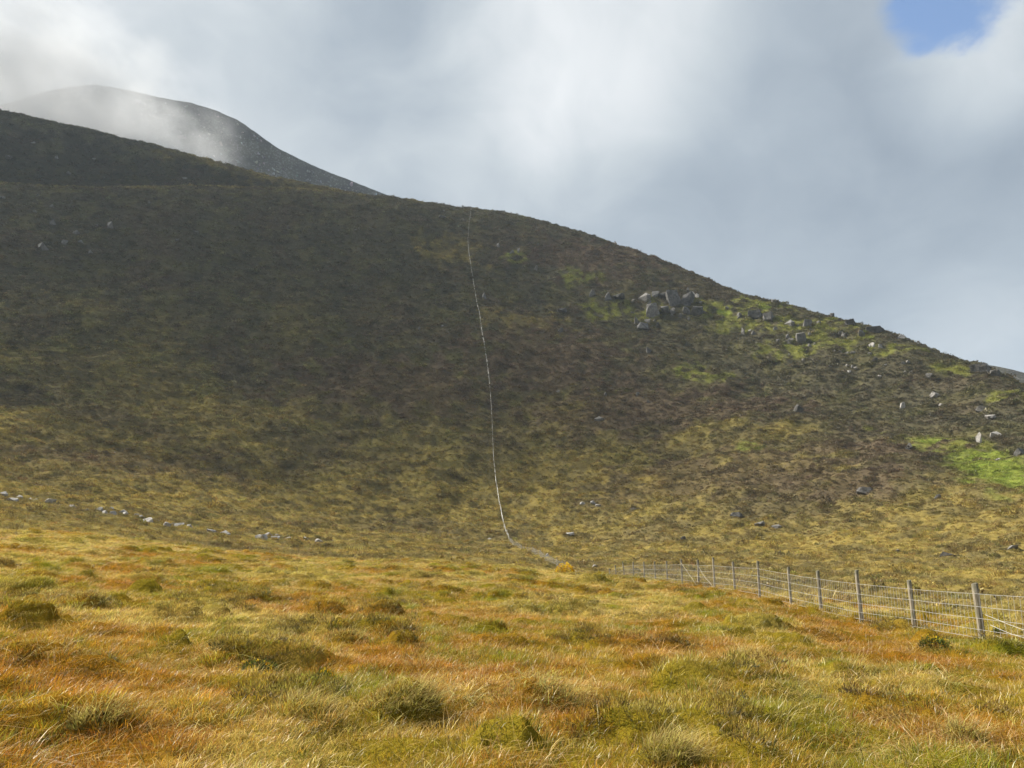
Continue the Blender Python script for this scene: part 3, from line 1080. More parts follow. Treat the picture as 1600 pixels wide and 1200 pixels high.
def rock(box, label, group=None, big=False, pale=False, name='boulder', sink=0.7, flat=None, cat=None):
    x0, y0, x1, y1 = box
    p, dep = hit((x0 + x1) / 2, y1 - 0.5)
    wd = (x1 - x0) / FPX * dep * (0.88 if not big else 0.96)
    ht = (y1 - y0) / FPX * dep * 0.85
    src = random.choice(ROCKS_BIG if big else ROCKS_MID)
    me = src
    mt = M_WHITE if pale == 'white' else M_STONE if pale is True else M_DARK if pale == 'dark' else None
    if mt:
        key = src.name + '_' + mt.name
        me = bpy.data.meshes.get(key)
        if me is None:
            me = src.copy()
            me.name = key
            me.materials.clear()
            me.materials.append(mt)
    o = bpy.data.objects.new(name, me)
    col.objects.link(o)
    hz = ht * (1 + sink) * 0.5
    o.scale = (wd * 0.54, wd * random.uniform(0.38, 0.5), hz)
    a = math.atan2(p.x, p.y)
    o.rotation_euler = (random.uniform(-.2, .2), random.uniform(-.22, .22), -a + random.uniform(-.3, .3) + random.choice((0, math.pi)))
    o.location = (p.x, p.y, p.z + ht - hz)
    ROCK_AT.append((p.x, p.y, p.z, wd, ht))
    tag(o, label, cat or ('boulder' if name == 'boulder' else 'stone'), group)
    return o


HERO = [
    ((1043, 449, 1064, 474), 'tall grey granite block, left of the two upright slabs on the crag', True),
    ((1063, 454, 1083, 474), 'wide grey granite slab, right of the two upright slabs on the crag', True),
    ((1008, 472, 1033, 491), 'large rounded pale boulder at the lower left foot of the crag', True),
    ((1032, 476, 1046, 490), 'shaded grey boulder just right of the rounded boulder under the crag', False),
    ((1046, 479, 1056, 490), 'small grey stone under the turf ledge in the middle of the crag', False),
    ((1066, 478, 1079, 490), 'upright pale boulder under the right half of the crag ledge', False),
    ((1080, 476, 1100, 490), 'dark shaded rock at the right end of the crag ledge', True),
    ((996, 454, 1018, 468), 'slanted wedge of pale rock left of the upright slabs', False),
    ((1018, 454, 1030, 463), 'small flat topped rock behind the slanted wedge', False),
    ((1029, 456, 1044, 466), 'dark low boulder touching the left edge of the tall block', False),
    ((1072, 447, 1077, 457), 'little pointed stone standing on top of the upright slabs', False),
    ((1081, 454, 1087, 462), 'bright upright stone at the right shoulder of the crag', False),
    ((1086, 458, 1093, 465), 'bright small stone right of the crag shoulder stone', False),
    ((991, 492, 1001, 506), 'upright pale stone below and left of the crag', False),
    ((994, 502, 1016, 513), 'sloping grey boulder below and left of the crag', False),
    ((1023, 503, 1031, 511), 'small grey stone right of the sloping boulder under the crag', False),
    ((921, 451, 932, 462), 'upright grey boulder at the left end of the rocky band', False),
    ((945, 455, 957, 467), 'grey boulder between the rocky band and the crag, left one', False),
    ((957, 458, 977, 468), 'dark wide boulder between the rocky band and the crag', False),
    ((869, 481, 886, 489), 'low flat rock left of the rocky band in the heather', False),
    ((869, 511, 880, 519), 'grey stone below the low flat rock left of the crag', False),
    ((1009, 541, 1018, 550), 'lone upright stone well below the crag', False),
    ((1192, 487, 1208, 499), 'square pale boulder right of the crag on green turf', True),
    ((1167, 485, 1192, 497), 'dark ledge of rock left of the square pale boulder', True),
    ((1255, 498, 1268, 510), 'leaning pale boulder on the rocky shoulder above the blocky one', True),
    ((1243, 518, 1260, 533), 'blocky pale boulder at the lower edge of the rocky shoulder', True),
    ((1225, 498, 1242, 508), 'grey rock between the square boulder and the leaning boulder', False),
    ((1276, 500, 1284, 508), 'small grey rock just right of the leaning pale boulder', False),
    ((1308, 517, 1315, 524), 'left of a pair of small pale rocks on the shoulder', False),
    ((1315, 517, 1323, 526), 'right of a pair of small pale rocks on the shoulder', False),
    ((1342, 514, 1352, 526), 'dark upright rock left of the skyline ledge', False),
    ((1352, 509, 1380, 519), 'long rock ledge on the skyline of the right shoulder', True),
    ((1320, 499, 1336, 508), 'dark jagged rock on the skyline left of the long ledge', True),
    ((1357, 533, 1367, 543), 'bright split rock under the long skyline ledge', False),
    ((1398, 520, 1416, 530), 'low rock at the right end of the rough skyline', False),
    ((1359, 559, 1372, 566), 'pale flat boulder on the open slope below the skyline ledge', False),
    ((1380, 565, 1389, 571), 'small pale stone right of the flat boulder below the ledge', False),
    ((1520, 566, 1546, 581), 'jagged dark crag on the skyline near the right edge', True),
    ((1546, 576, 1564, 587), 'lower tail of the jagged skyline crag near the right edge', True),
    ((1446, 582, 1456, 589), 'grey stone on the slope below and left of the jagged crag', False),
    ((1453, 611, 1468, 619), 'flat pale stone above the round white boulder', False),
    ((1404, 628, 1415, 638), 'round white boulder on the right slope', False),
    ((1466, 630, 1475, 635), 'small pale stone right of the round white boulder', False),
    ((1525, 672, 1534, 692), 'narrow white upright stone above the bright green sward', False),
    ((1548, 673, 1565, 684), 'grey sloping rock right of the narrow white stone', False),
    ((1541, 647, 1556, 656), 'grey rock above the bright green sward', False),
    ((1585, 698, 1600, 714), 'grey boulder beside the green sward at the right edge', False),
    ((1556, 715, 1564, 719), 'small white stone lying on the bright green sward', False),
    ((1338, 760, 1366, 769), 'low row of pale rock at the foot of the brown heather slope', False),
    ((1456, 773, 1471, 780), 'pale stone at the lower right end of the brown heather', False),
    ((1158, 508, 1164, 523), 'thin pale upright stone right of and below the crag', False),
    ((1296, 481, 1303, 490), 'thin leaning stone near the skyline right of the crag', False),
    ((1205, 467, 1216, 475), 'pale rock on the skyline above the square boulder', False),
    ((775, 377, 781, 386), 'left standing stone of the trio right of the fence', False),
    ((795, 387, 804, 397), 'middle and broadest stone of the trio right of the fence', False),
    ((808, 386, 812, 395), 'right standing stone of the trio right of the fence', False),
    ((833, 414, 840, 422), 'small pale stone below the standing trio', False),
    ((753, 455, 761, 467), 'pointed grey stone just right of the fence on the slope', False),
    ((1525, 633, 1545, 642), 'dark rock half sunk in heather above the sward', False),
    ((1410, 690, 1426, 702), 'dark rocky hump left of the green sward', False),
    ((1238, 630, 1256, 645), 'black rocky hump alone in the brown heather', False),
]
for box, lab, big in HERO:
    tone = 'white' if ('white' in lab or 'bright' in lab) else 'dark' if any(q in lab for q in ('dark', 'black', 'jagged', 'shaded')) else ('pale' in lab)  # shaded boulders get the dark granite too, shade put into their colour
    rock(box, lab, big=big, pale=tone)


def rock_group(boxes, fmt, group, name='stone', cat=None, white=False, **kw):
    boxes = sorted(boxes, key=lambda q: q[0])
    for i, bx_ in enumerate(boxes):
        rock(bx_, fmt % ordinal(i + 1), group, name=name, pale='white' if white else True, cat=cat, **kw)


def conv(lst, sc_, ox, oy):
    return [(ox + a / sc_, oy + b_ / sc_, ox + c / sc_, oy + d / sc_) for a, b_, c, d in lst]


line = conv([(0, 150, 30, 163), (35, 182, 80, 196), (84, 168, 100, 180), (130, 182, 150, 192), (160, 187, 180, 194), (215, 187, 265, 201), (340, 217, 370, 227), (415, 233, 450, 247),
             (465, 224, 490, 240), (500, 240, 525, 262), (527, 226, 540, 238), (530, 243, 552, 264), (582, 240, 600, 253), (597, 248, 622, 262), (650, 258, 667, 272),
             (672, 264, 686, 277), (690, 275, 735, 294), (742, 284, 760, 296), (785, 297, 818, 317), (828, 302, 845, 314), (846, 303, 875, 320), (905, 310, 925, 322), (1000, 335, 1030, 346), (1060, 338, 1098, 355),
             (1230, 358, 1255, 370), (1258, 356, 1280, 378), (1280, 350, 1302, 362), (1310, 366, 1336, 379), (1330, 356, 1344, 366), (1370, 369, 1405, 380),
             (1458, 371, 1475, 380), (1515, 380, 1550, 391)], 3.077, 0, 720)
line = [(x0 - 2.6, y0 - 2.0, x1 + 2.6, y1 + 0.6) for x0, y0, x1, y1 in line]
rock_group(line, 'flat pale stone, %s from the left in the broken line of stones', 'broken stone line on the lower left slope', white=True)
upl = conv([(420, 612, 446, 638), (150, 694, 190, 722), (240, 685, 264, 702), (195, 604, 222, 626), (285, 650, 310, 664), (0, 515, 20, 530), (195, 546, 215, 560), (755, 650, 774, 664),
            (684, 682, 698, 696), (345, 726, 362, 740), (140, 506, 156, 517), (370, 622, 384, 634), (305, 688, 330, 700), (575, 534, 588, 545), (130, 570, 146, 582), (1120, 630, 1132, 643), (1382, 640, 1394, 650)],
           2.5, 0, 100)
rock_group(upl, 'pale stone in dark heather, %s from the left on the upper left slope', 'scattered stones on the upper left slope')
upu = conv([(20, 354, 46, 371), (215, 356, 230, 368), (395, 436, 410, 448), (258, 420, 280, 430), (120, 300, 138, 310), (710, 440, 732, 450), (360, 366, 374, 376)], 2.5, 0, 100)
rock_group(upu, 'faint grey stone, %s from the left on the slope above the bench', 'stones above the bench on the left')
rid = conv([(205, 168, 262, 188), (236, 124, 254, 140), (305, 120, 322, 132), (330, 126, 350, 140), (382, 190, 396, 208), (1070, 980, 1104, 1012), (1068, 838, 1130, 864), (222, 952, 246, 970), (60, 968, 80, 990)],
           4.615, 640, 300)
rock_group(rid, 'weathered stone near the fence line, %s from the left on the steep slope', 'stones beside the fence on the steep slope')
hol = conv([(1050, 1044, 1097, 1062), (940, 1074, 978, 1090), (395, 934, 430, 951), (885, 744, 925, 760), (940, 740, 975, 756), (960, 756, 1000, 772), (815, 904, 860, 926), (1140, 778, 1180, 790), (705, 1014, 738, 1034)],
           3.333, 640, 560)
rock_group(hol, 'pale stone, %s from the left in the boggy hollow beyond the crest', 'stones in the hollow beyond the crest', white=True)
spk = [(1321, 569, 1326, 573), (1329, 570, 1334, 574), (1334, 573, 1340, 577), (1323, 578, 1330, 582), (1371, 586, 1378, 589), (1294, 570, 1299, 574), (1253, 560, 1258, 564), (1231, 552, 1235, 556)]
rock_group(spk, 'tiny white stone, %s from the left in the sprinkle below the rocky shoulder', 'white stones on the right slope', white=True)
slp = conv([(288, 456, 302, 474), (145, 538, 180, 556), (715, 635, 727, 643), (20, 452, 34, 462), (436, 488, 446, 496), (180, 460, 192, 470), (325, 486, 338, 494), (1140, 610, 1156, 620), (1505, 683, 1520, 690)], 2.162, 860, 400)
rock_group(slp, 'small pale stone, %s from the left across the brown heather slope', 'stones across the brown heather slope')
lowr = [(1180, 815, 1196, 822), (1205, 818, 1222, 824), (1140, 800, 1160, 806), (1570, 852, 1590, 858), (1470, 862, 1492, 868), (1395, 858, 1408, 864), (1060, 838, 1072, 843)]
rock_group(lowr, 'low stone in gold grass, %s from the left behind the near fence', 'low stones behind the near fence')

rg = random.Random(5)
rub = []
for _ in range(20):
    x_, y_ = rg.uniform(985, 1105), rg.uniform(458, 500)
    w_ = rg.uniform(3.5, 8)
    rub.append((x_, y_, x_ + w_, y_ + w_ * rg.uniform(0.6, 1.0)))
rock_group(rub, 'small rubble stone, %s from the left around the foot of the crag', 'rubble around the crag')
rub = []
for _ in range(34):
    x_ = rg.uniform(1125, 1420)
    y_ = 462 + (x_ - 1125) * 0.245 + rg.uniform(8, 48)
    w_ = rg.uniform(3.5, 9)
    rub.append((x_, y_, x_ + w_, y_ + w_ * rg.uniform(0.55, 1.0)))
rock_group(rub, 'small grey stone in the turf, %s from the left along the rocky shoulder', 'stones along the rocky shoulder')

# heather pressing round the foot of the rocks
hx, hy, hs = [], [], []
for (x, y, z, wd, ht) in ROCK_AT:
    if math.hypot(x, y) < 60:
        continue
    nn = int(4 + min(16, wd * 3))
    for q in range(nn):
        a = random.uniform(0, 6.28)
        hx.append(x + math.cos(a) * wd * random.uniform(0.4, 0.95))
        hy.append(y + math.sin(a) * wd * random.uniform(0.3, 0.8) - 0.1 * wd)
        hs.append(random.uniform(0.35, 0.7) * min(2.2, 0.5 + 0.3 * wd))
hx, hy, hs = np.array(hx), np.array(hy), np.array(hs)
n = len(hx)
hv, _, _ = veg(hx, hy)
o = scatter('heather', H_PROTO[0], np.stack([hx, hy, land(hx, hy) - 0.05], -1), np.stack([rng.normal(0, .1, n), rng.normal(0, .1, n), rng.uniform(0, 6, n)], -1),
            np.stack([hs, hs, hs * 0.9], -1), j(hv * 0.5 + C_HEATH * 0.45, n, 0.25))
tag(o, 'dark heather growing round the foot of the rocks', 'heather', kind='stuff')

# ================================================================== the wire fence
fence = bpy.data.objects.new('wire_fence', None)
col.objects.link(fence)


def post_mesh(seed, h, r, sides=12, rings=7):
    g = np.random.default_rng(seed)
    V, F = [], []
    zs = list(np.linspace(-0.35, h, rings)) + [h + 0.006]
    ph = g.uniform(0, 6.28)
    for i, z in enumerate(zs):
        k_ = r * (1.04 - 0.06 * (z / h)) * (0.80 if i == rings else 1)
        cxx, cyy = 0.006 * math.sin(z * 3 + ph), 0.006 * math.cos(z * 2.3 + ph)
        for s in range(sides):
            a = 2 * math.pi * s / sides
            q = k_ * (1 + 0.05 * math.sin(2 * a + ph) + 0.03 * math.sin(5 * a + 2 * ph) + 0.015 * g.normal())
            V.append((cxx + math.cos(a) * q, cyy + math.sin(a) * q, z + (0.012 * math.sin(a + ph) if i >= rings - 1 else 0)))
    F4_ = grid_faces(len(zs), sides, True)
    me = bpy.data.meshes.new('fence_post')
    faces = [tuple(int(q) for q in f) for f in F4_] + [tuple(range((len(zs) - 1) * sides, len(zs) * sides))]
    me.from_pydata(V, [], faces)
    for p in me.polygons:
        p.use_smooth = len(p.vertices) == 4
    me.materials.append(M_WOOD)
    me.update()
    return me


def tubes(name, paths, parent, sides=4, mat=None):
    """paths: list of (points, radius); one mesh"""
    V, F = [], []
    for pts, r in paths:
        pts = [Vector(p) for p in pts]
        n0 = len(V)
        for i, p in enumerate(pts):
            d = (pts[min(i + 1, len(pts) - 1)] - pts[max(i - 1, 0)]).normalized()
            u = d.cross(Vector((0.31, 0.17, 0.93)))
            if u.length < 1e-3:
                u = d.cross(Vector((1, 0, 0)))
            u.normalize()
            v = d.cross(u)
            for s in range(sides):
                a = 2 * math.pi * s / sides + 0.5
                V.append(p + (u * math.cos(a) + v * math.sin(a)) * r)
        for i in range(len(pts) - 1):
            for s in range(sides):
                s2 = (s + 1) % sides
                F.append((n0 + i * sides + s, n0 + i * sides + s2, n0 + (i + 1) * sides + s2, n0 + (i + 1) * sides + s))
    me = bpy.data.meshes.new(name)
    me.from_pydata([tuple(v) for v in V], [], F)
    me.materials.append(mat or M_WIRE)
    me.update()
    return link(name, me, parent)


posts = []          # (base point, top height, lean)
# one more post beyond the right edge of the photograph, then the ones in view
pt = Vector((11.2 - 0.05 * 14.2, 14.2, 0))
pt.z = land1(pt.x, pt.y, False)
posts.append((pt, 1.3, 0.058))
for i, (px, top, base) in enumerate(posts_px):
    d = pix_dir(px, base)
    Y = post_Y(px)
    # post_Y is a depth along the optical axis: a direction with unit depth scaled by it
    p = Vector((d[0] * Y, d[1] * Y, 0))
    p.z = land1(p.x, p.y, False)
    dt = pix_dir(px, top)
    t_ = math.hypot(p.x, p.y) / math.hypot(dt[0], dt[1])
    ztop = CAM_H + dt[2] * t_
    posts.append((p, min(1.75, max(1.15, ztop - p.z)), [0.066, 0.056, 0.056, 0.054, 0.052][i] if i < 5 else 0.05))
n_near = len(posts)
last = posts[-1][0]
way = [last]
for Y in (66, 80, 96, 112, 130, 150):
    X = 11.2 - 0.05 * Y
    way.append(Vector((X, Y, land1(X, Y, False))))
for px, py in ((812, 858), (800, 850), (795, 842), (790, 832), (786, 815), (783, 800), (778, 772), (774, 745), (771, 715), (770, 690), (769, 660), (768, 640), (766, 612), (764, 590), (760, 560),
               (757, 540), (752, 512), (750, 495), (745, 474), (742, 455), (738, 430), (735, 410), (732, 390), (731, 375), (733, 350), (735, 338), (736, 328)):
    way.append(hit(px, py)[0])


def crest_point(px, py):
    d_ = pix_dir(px, py)
    hn = math.hypot(d_[0], d_[1])
    rs_ = np.linspace(455, 545, 500)
    xs, ys = d_[0] / hn * rs_, d_[1] / hn * rs_
    zs = land(xs, ys, True)
    i_ = int(np.argmax((zs - CAM_H) / rs_))
    return Vector((xs[i_], ys[i_], zs[i_]))


RIDGE_POSTS = [crest_point(px, 322) for px in (736, 726, 714, 702, 691, 681, 672, 661)]


def walk(way, step):
    out = []
    carry = step
    for a, b_ in zip(way[:-1], way[1:]):
        L = (b_ - a).length
        s = carry
        while s <= L:
            p = a.lerp(b_, s / L)
            p = Vector((p.x, p.y, land1(p.x, p.y, False)))
            out.append(p)
            s += step
        carry = s - L
    return out


for p in walk(way, 3.1):
    posts.append((p, random.uniform(1.15, 1.35), 0.05))
for p in RIDGE_POSTS:
    posts.append((p, 1.5, 0.06))
variants = [post_mesh(600 + i, 1.25, 0.05, 8, 4) for i in range(4)]
for i, (p, h, r) in enumerate(posts):
    if i < n_near:
        me = post_mesh(500 + i, h, r)
        o = link('fence_post', me, fence, p)
    else:
        o = link('fence_post', random.choice(variants), fence, p)
        o.scale = (1, 1, h / 1.25) if p.length < 190 else (1.5, 1.5, h / 1.25 * 1.1)
        if i >= len(posts) - len(RIDGE_POSTS):
            o.scale = (1.5, 1.5, 1.35)
    tl = 0.009 if i < n_near else 0.05
    o.rotation_euler = (random.gauss(0, tl), random.gauss(0, tl), random.uniform(0, 6.28))
    if i == 3:
        o.rotation_euler = (0, 0, 1.0)

for i in range(len(posts) - 1):
    (a, ha, ra), (b_, hb, rb) = posts[i], posts[i + 1]
    near = i < n_near
    far = not near
    ha2 = min(ha, 1.25) if near else 1.15
    hb2 = min(hb, 1.25) if i + 1 < n_near else 1.15
    dist = (a + b_).length / 2
    rw = 0.0048 if dist < 30 else 0.0048 if dist < 60 else 0.0052 if dist < 190 else 0.013 if dist < 330 else 0.018
    rs = 0.0028 if dist < 30 else 0.0028 if dist < 60 else 0.0028 if dist < 190 else 0.008 if dist < 330 else 0.011
    side = Vector((-0.06, 0, 0)) if near else Vector((-0.04, -0.02, 0))
    fr_ = (0.03, 0.18, 0.38, 0.59, 0.82) if near else (0.10, 0.38, 0.62, 0.84)
    paths = []
    for f_ in fr_:
        A, B = a + side + Vector((0, 0, ha2 * f_)), b_ + side + Vector((0, 0, hb2 * f_))
        if near:
            sag = random.uniform(0.0, 0.015)
            pts = [A.lerp(B, q) - Vector((0, 0, sag * 4 * q * (1 - q))) + Vector((0, 0, random.gauss(0, 0.002) if 0 < q < 1 else 0)) for q in (0, .2, .4, .6, .8, 1)]
        else:
            pts = [A, B]
        paths.append((pts, rw))
    ns = 19 if dist < 60 else 9
    for s in range(1, ns):
        q = s / ns
        lo = (a + side).lerp(b_ + side, q) + Vector((0, 0, ha2 * fr_[0]))
        hi = (a + side + Vector((0, 0, ha2 * fr_[-1]))).lerp(b_ + side + Vector((0, 0, hb2 * fr_[-1])), q)
        jx = Vector((random.gauss(0, .008), random.gauss(0, .008), 0))
        paths.append(([lo + jx, hi - jx], rs))
    tubes('wire_netting', paths, fence, 4 if near else 3)

# straining struts by the corner posts, and slack wires at the right-hand bay
P = {i: q for i, q in enumerate(posts)}
ia, ib, ic = 10, 9, 8           # posts seen at px 1066, 1092, 1117
for (i0, i1, f0, wob) in ((10, 9, 0.93, 0.0), (9, 8, 0.82, 0.05)):
    A, B = P[i0][0] + Vector((-0.07, 0, P[i0][1] * f0)), P[i1][0] + Vector((-0.09, 0, 0.02))
    pts = [A.lerp(B, q) + Vector((0, 0, wob * math.sin(q * 9))) for q in np.linspace(0, 1, 6)]
    tubes('brace_strut', [(pts, 0.014)], fence, 6, M_WOOD)
A0, B0 = posts[1][0], posts[0][0]
for (fa, ha_, fb, hb_) in ((0.10, 0.52, 0.95, 0.18), (0.14, 0.34, 0.9, 0.02), (0.18, 0.16, 0.8, -0.02)):
    A = A0.lerp(B0, fa) + Vector((-0.09, 0, ha_))
    B = A0.lerp(B0, fb) + Vector((-0.12, 0, hb_))
    pts = [A.lerp(B, q) + Vector((0, 0, 0.035 * math.sin(q * 7 + fa * 20))) for q in np.linspace(0, 1, 9)]
    tubes('slack_wire', [(pts, 0.0042)], fence, 5)
tag(fence, 'long post and wire sheep fence running from the right foreground up to the ridge', 'fence')

# ================================================================== gorse and heather clumps in the foreground
M_GORSE = mat_thing_leaf('gorse_spine', (0.05, 0.065, 0.02), (0.13, 0.16, 0.04))
M_BLOOM = mat_thing_leaf('gorse_bloom', (0.62, 0.36, 0.02), (0.80, 0.50, 0.03))
M_STEM = mat_thing_leaf('woody_stem', (0.08, 0.06, 0.04), (0.16, 0.12, 0.08), 0.0)
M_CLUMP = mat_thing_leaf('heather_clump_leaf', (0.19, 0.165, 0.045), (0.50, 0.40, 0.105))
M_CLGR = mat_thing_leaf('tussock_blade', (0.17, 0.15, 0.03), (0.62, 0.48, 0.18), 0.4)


def stems(name, parent, n, rx, h, seed, r=0.006):
    g = random.Random(seed)
    paths = []
    for i in range(n):
        a = g.uniform(0, 6.28)
        q = g.uniform(0.2, 0.8)
        paths.append(([(0.15 * rx * math.cos(a), 0.15 * rx * math.sin(a), -0.08), (0.5 * q * rx * math.cos(a), 0.5 * q * rx * math.sin(a), h * 0.4),
                       (q * rx * math.cos(a + .2), q * rx * math.sin(a + .2), h * 0.8 * (1.1 - q * 0.4))], r))
    o = tubes(name, paths, parent, 4, M_STEM)
    return o


def attr_mesh(name, V, F3, T, R, mat):
    return mesh_np(name, V, None, F3, mat, False, {'t': ('FLOAT', T), 'rnd': ('FLOAT', R)})


def gorse(px, py, width_px, height_px, label, flowers, seed, rng_m=None):
    p, dep = hit(px, py, True)
    if rng_m:                                 # on the crest: the range is that of the crest
        d_ = pix_dir(px, py)
        hn = math.hypot(d_[0], d_[1])
        p = Vector((d_[0] / hn * rng_m, d_[1] / hn * rng_m, 0))
        p.z = land1(p.x, p.y)
        dep = rng_m / hn
    rx = width_px / FPX * dep * 0.5
    h = height_px / FPX * dep
    e_ = bpy.data.objects.new('gorse_bush', None)
    col.objects.link(e_)
    e_.location = p + Vector((0, 0, 0.10 if dep > 30 else 0.0))
    V, F, T, R = leafy(800, rx, h, 0.05, seed, up=0.9, asp=0.14)
    link('foliage', attr_mesh('foliage', V, F, T, R, M_GORSE), e_)
    g = np.random.default_rng(seed + 1)
    V, F, T, R = leafy(flowers, rx * 1.04, h * 1.12, 0.024 if dep < 30 else 0.075, seed + 2, up=0.5, fill=0.85)
    link('blossom', attr_mesh('blossom', V, F, T, R, M_BLOOM), e_)
    stems('stem', e_, 9, rx, h, seed)
    tag(e_, label, 'gorse bush', 'flowering gorse in the moor')
    return e_


gorse(884, 891, 27, 12, 'yellow flowering gorse bush on the crest beside the fence dip', 800, 700, 54.0)
gorse(507, 1066, 26, 15, 'small gorse tuft with yellow flowers in the mid foreground grass', 330, 710)
gorse(398, 1050, 60, 16, 'wide low gorse tuft with sparse yellow flowers left of centre', 200, 730)
gorse(1460, 1012, 44, 16, 'gorse tuft with pale yellow flowers in front of the fence', 200, 740)
gorse(1560, 992, 16, 10, 'tiny gorse sprig with yellow flowers beside the slack fence wires', 60, 750)

for i, (px, py, wp, hp, lab) in enumerate(CL):
    cx, cy_, rx, h = CL_AT[i]
    dep = math.hypot(cx, cy_)
    p = Vector((cx, cy_, land1(cx, cy_) - h * 0.62))
    shag = 'tussock' in lab
    e_ = bpy.data.objects.new('grass_tussock' if shag else 'heather_clump', None)
    col.objects.link(e_)
    e_.location = p - Vector((0, 0, 0.02))
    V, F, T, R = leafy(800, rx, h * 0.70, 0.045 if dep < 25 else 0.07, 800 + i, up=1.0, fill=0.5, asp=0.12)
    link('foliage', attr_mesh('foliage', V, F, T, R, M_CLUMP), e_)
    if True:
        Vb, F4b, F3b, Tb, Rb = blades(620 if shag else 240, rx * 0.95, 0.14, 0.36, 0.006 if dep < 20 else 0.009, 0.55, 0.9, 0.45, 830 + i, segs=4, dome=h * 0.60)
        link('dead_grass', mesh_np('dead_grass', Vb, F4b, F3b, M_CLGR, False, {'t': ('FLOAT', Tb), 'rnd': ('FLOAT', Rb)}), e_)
    if not shag:
        stems('stem', e_, 14, rx * 0.9, h, 860 + i, 0.005)
    tag(e_, lab, 'tussock' if shag else 'heather', 'tussocks in the foreground' if shag else 'heather clumps in the foreground')

# ================================================================== loose scree on the mountain behind
Rl, azs, mx_, my_, mz_ = MG
ii = rng.integers(20, 69, 11000)
jj = rng.integers(0, len(azs), 11000)
k_ = fbm(mx_[ii, jj], my_[ii, jj], 70, 3, 171) > -0.1
ii, jj = ii[k_], jj[k_]
n = len(ii)
M_SCREE = mat_leaf('scree_stone', 0.0, 0.0, root=False, dark=0.6)
sc_me = rock_mesh(901, 0, 10, 0.2)
sc_me.materials.clear()
sc_me.materials.append(M_SCREE)
sc_me.attributes.new('rnd', 'FLOAT', 'POINT').data.foreach_set('value', np.full(len(sc_me.vertices), .5, np.float32))
s_ = rng.lognormal(0, .5, n) * 0.9
o = scatter('scree', sc_me, np.stack([mx_[ii, jj] + rng.normal(0, 2, n), my_[ii, jj], mz_[ii, jj]], -1), rng.uniform(0, 6, (n, 3)), np.stack([s_ * 1.3, s_, s_ * .7], -1),
            j(np.broadcast_to(np.array([0.24, 0.23, 0.215]), (n, 3)), n, 0.3))
tag(o, 'grey scree of loose stones on the mountain behind', 'scree', kind='stuff')

# ================================================================== haze and the mist on the mountain
def box_mesh(name, lo, hi):
    V_ = [(x, y, z) for x in (lo[0], hi[0]) for y in (lo[1], hi[1]) for z in (lo[2], hi[2])]
    F_ = [(0, 1, 3, 2), (4, 6, 7, 5), (0, 4, 5, 1), (2, 3, 7, 6), (0, 2, 6, 4), (1, 5, 7, 3)]
    me = bpy.data.meshes.new(name)
    me.from_pydata(V_, [], F_)
    me.update()
    return me


me = box_mesh('haze', (-2700, -2700, -16), (2700, 2700, 640))
m, t = new_mat('thin_haze')
pvn = t.n('ShaderNodeVolumePrincipled', {'Color': (0.72, 0.85, 1.0, 1), 'Density': 0.00010, 'Anisotropy': 0.1})
t.n('ShaderNodeOutputMaterial', {'Volume': pvn.outputs[0]})
me.materials.append(m)
haze = link('haze', me)
tag(haze, 'thin bluish haze in the air over the hillside', 'haze', kind='stuff')

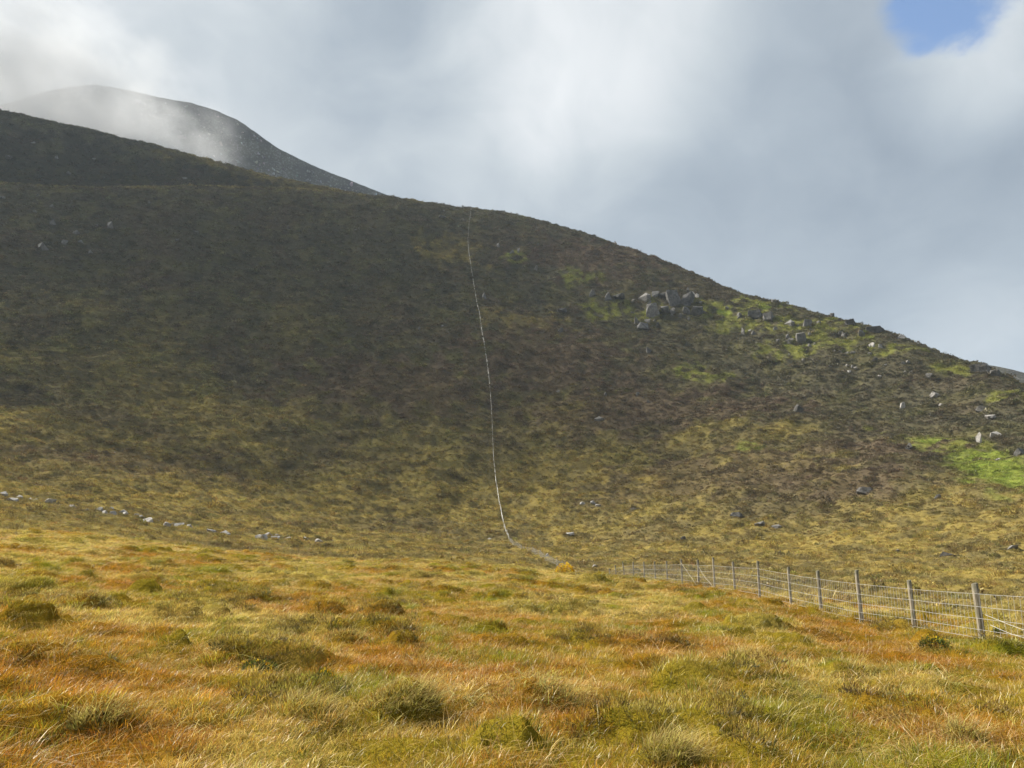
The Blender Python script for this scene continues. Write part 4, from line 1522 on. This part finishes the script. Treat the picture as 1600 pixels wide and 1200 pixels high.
# mist: a lumpy closed body of cloud resting on the mountain's left shoulder
bm = bmesh.new()
bmesh.ops.create_icosphere(bm, subdivisions=4, radius=1.0)
for v in bm.verts:
    q = 1 + 0.16 * float(pn(np.array([v.co.x * 2.1 + 3]), np.array([v.co.z * 2.1 + v.co.y * 1.7]), 5)[0])
    v.co *= q
me = bpy.data.meshes.new('mist')
bm.to_mesh(me)
bm.free()
m, t = new_mat('hill_mist')
oc = t.n('ShaderNodeTexCoord').outputs['Object']
ln = t.n('ShaderNodeVectorMath', {0: oc}, operation='LENGTH').outputs['Value']
ms = t.n('ShaderNodeVectorMath', {0: oc, 1: (2.2, 1.0, 1.5)}, operation='MULTIPLY').outputs[0]
nz = t.n('ShaderNodeTexNoise', {'Vector': ms, 'Scale': 2.3, 'Detail': 6.0, 'Roughness': 0.62}).outputs[0]
den = t.math('MULTIPLY', t.ramp01(ln, 1.0, 0.25), t.ramp01(t.math('ADD', nz, t.math('MULTIPLY', t.ramp01(ln, 1.0, 0.0), 0.18)), 0.45, 0.75))
pvn = t.n('ShaderNodeVolumePrincipled', {'Color': (1.0, 1.0, 1.0, 1), 'Density': t.math('MULTIPLY', den, 0.023), 'Anisotropy': 0.0})
t.n('ShaderNodeOutputMaterial', {'Volume': pvn.outputs[0]})
me.materials.append(m)
mist = link('mist', me)
d = pix_dir(0, 108)
d = d / math.hypot(d[0], d[1])
mist.location = (d[0] * 860, d[1] * 860, CAM_H + d[2] * 860)
mist.scale = (330, 150, 145)
mist.rotation_euler = (0, 0.25, -math.atan2(d[0], d[1]))
tag(mist, 'white mist drifting over the left shoulder of the mountain', 'mist', kind='stuff')

# a low cloud to the left of the view, between the sun and the upper slope
bm = bmesh.new()
bmesh.ops.create_icosphere(bm, subdivisions=5, radius=1.0)
vv = np.array([v.co[:] for v in bm.verts])
q = 1 + 0.38 * fbm(vv[:, 0] * 1.3 + 7, vv[:, 1] * 1.3 + vv[:, 2] * 0.9, 1.0, 4, 211)
for v, f_ in zip(bm.verts, q):
    v.co *= f_
me = bpy.data.meshes.new('cloud')
bm.to_mesh(me)
bm.free()
m, t = new_mat('cloud_vapour')
pvn = t.n('ShaderNodeVolumePrincipled', {'Color': (1, 1, 1, 1), 'Density': 0.0048, 'Anisotropy': 0.5})
t.n('ShaderNodeOutputMaterial', {'Volume': pvn.outputs[0]})
me.materials.append(m)
cloud_o = link('cloud', me)
tgt, _ = hit(470, 440)
cloud_o.location = tgt + sun_dir * 1150
cloud_o.scale = (190, 105, 52)
cloud_o.rotation_euler = (0, 0, 0.35)
tag(cloud_o, 'grey cloud drifting past left of the hill, shading its upper slope', 'cloud', kind='stuff')
print('cloud z', cloud_o.location)
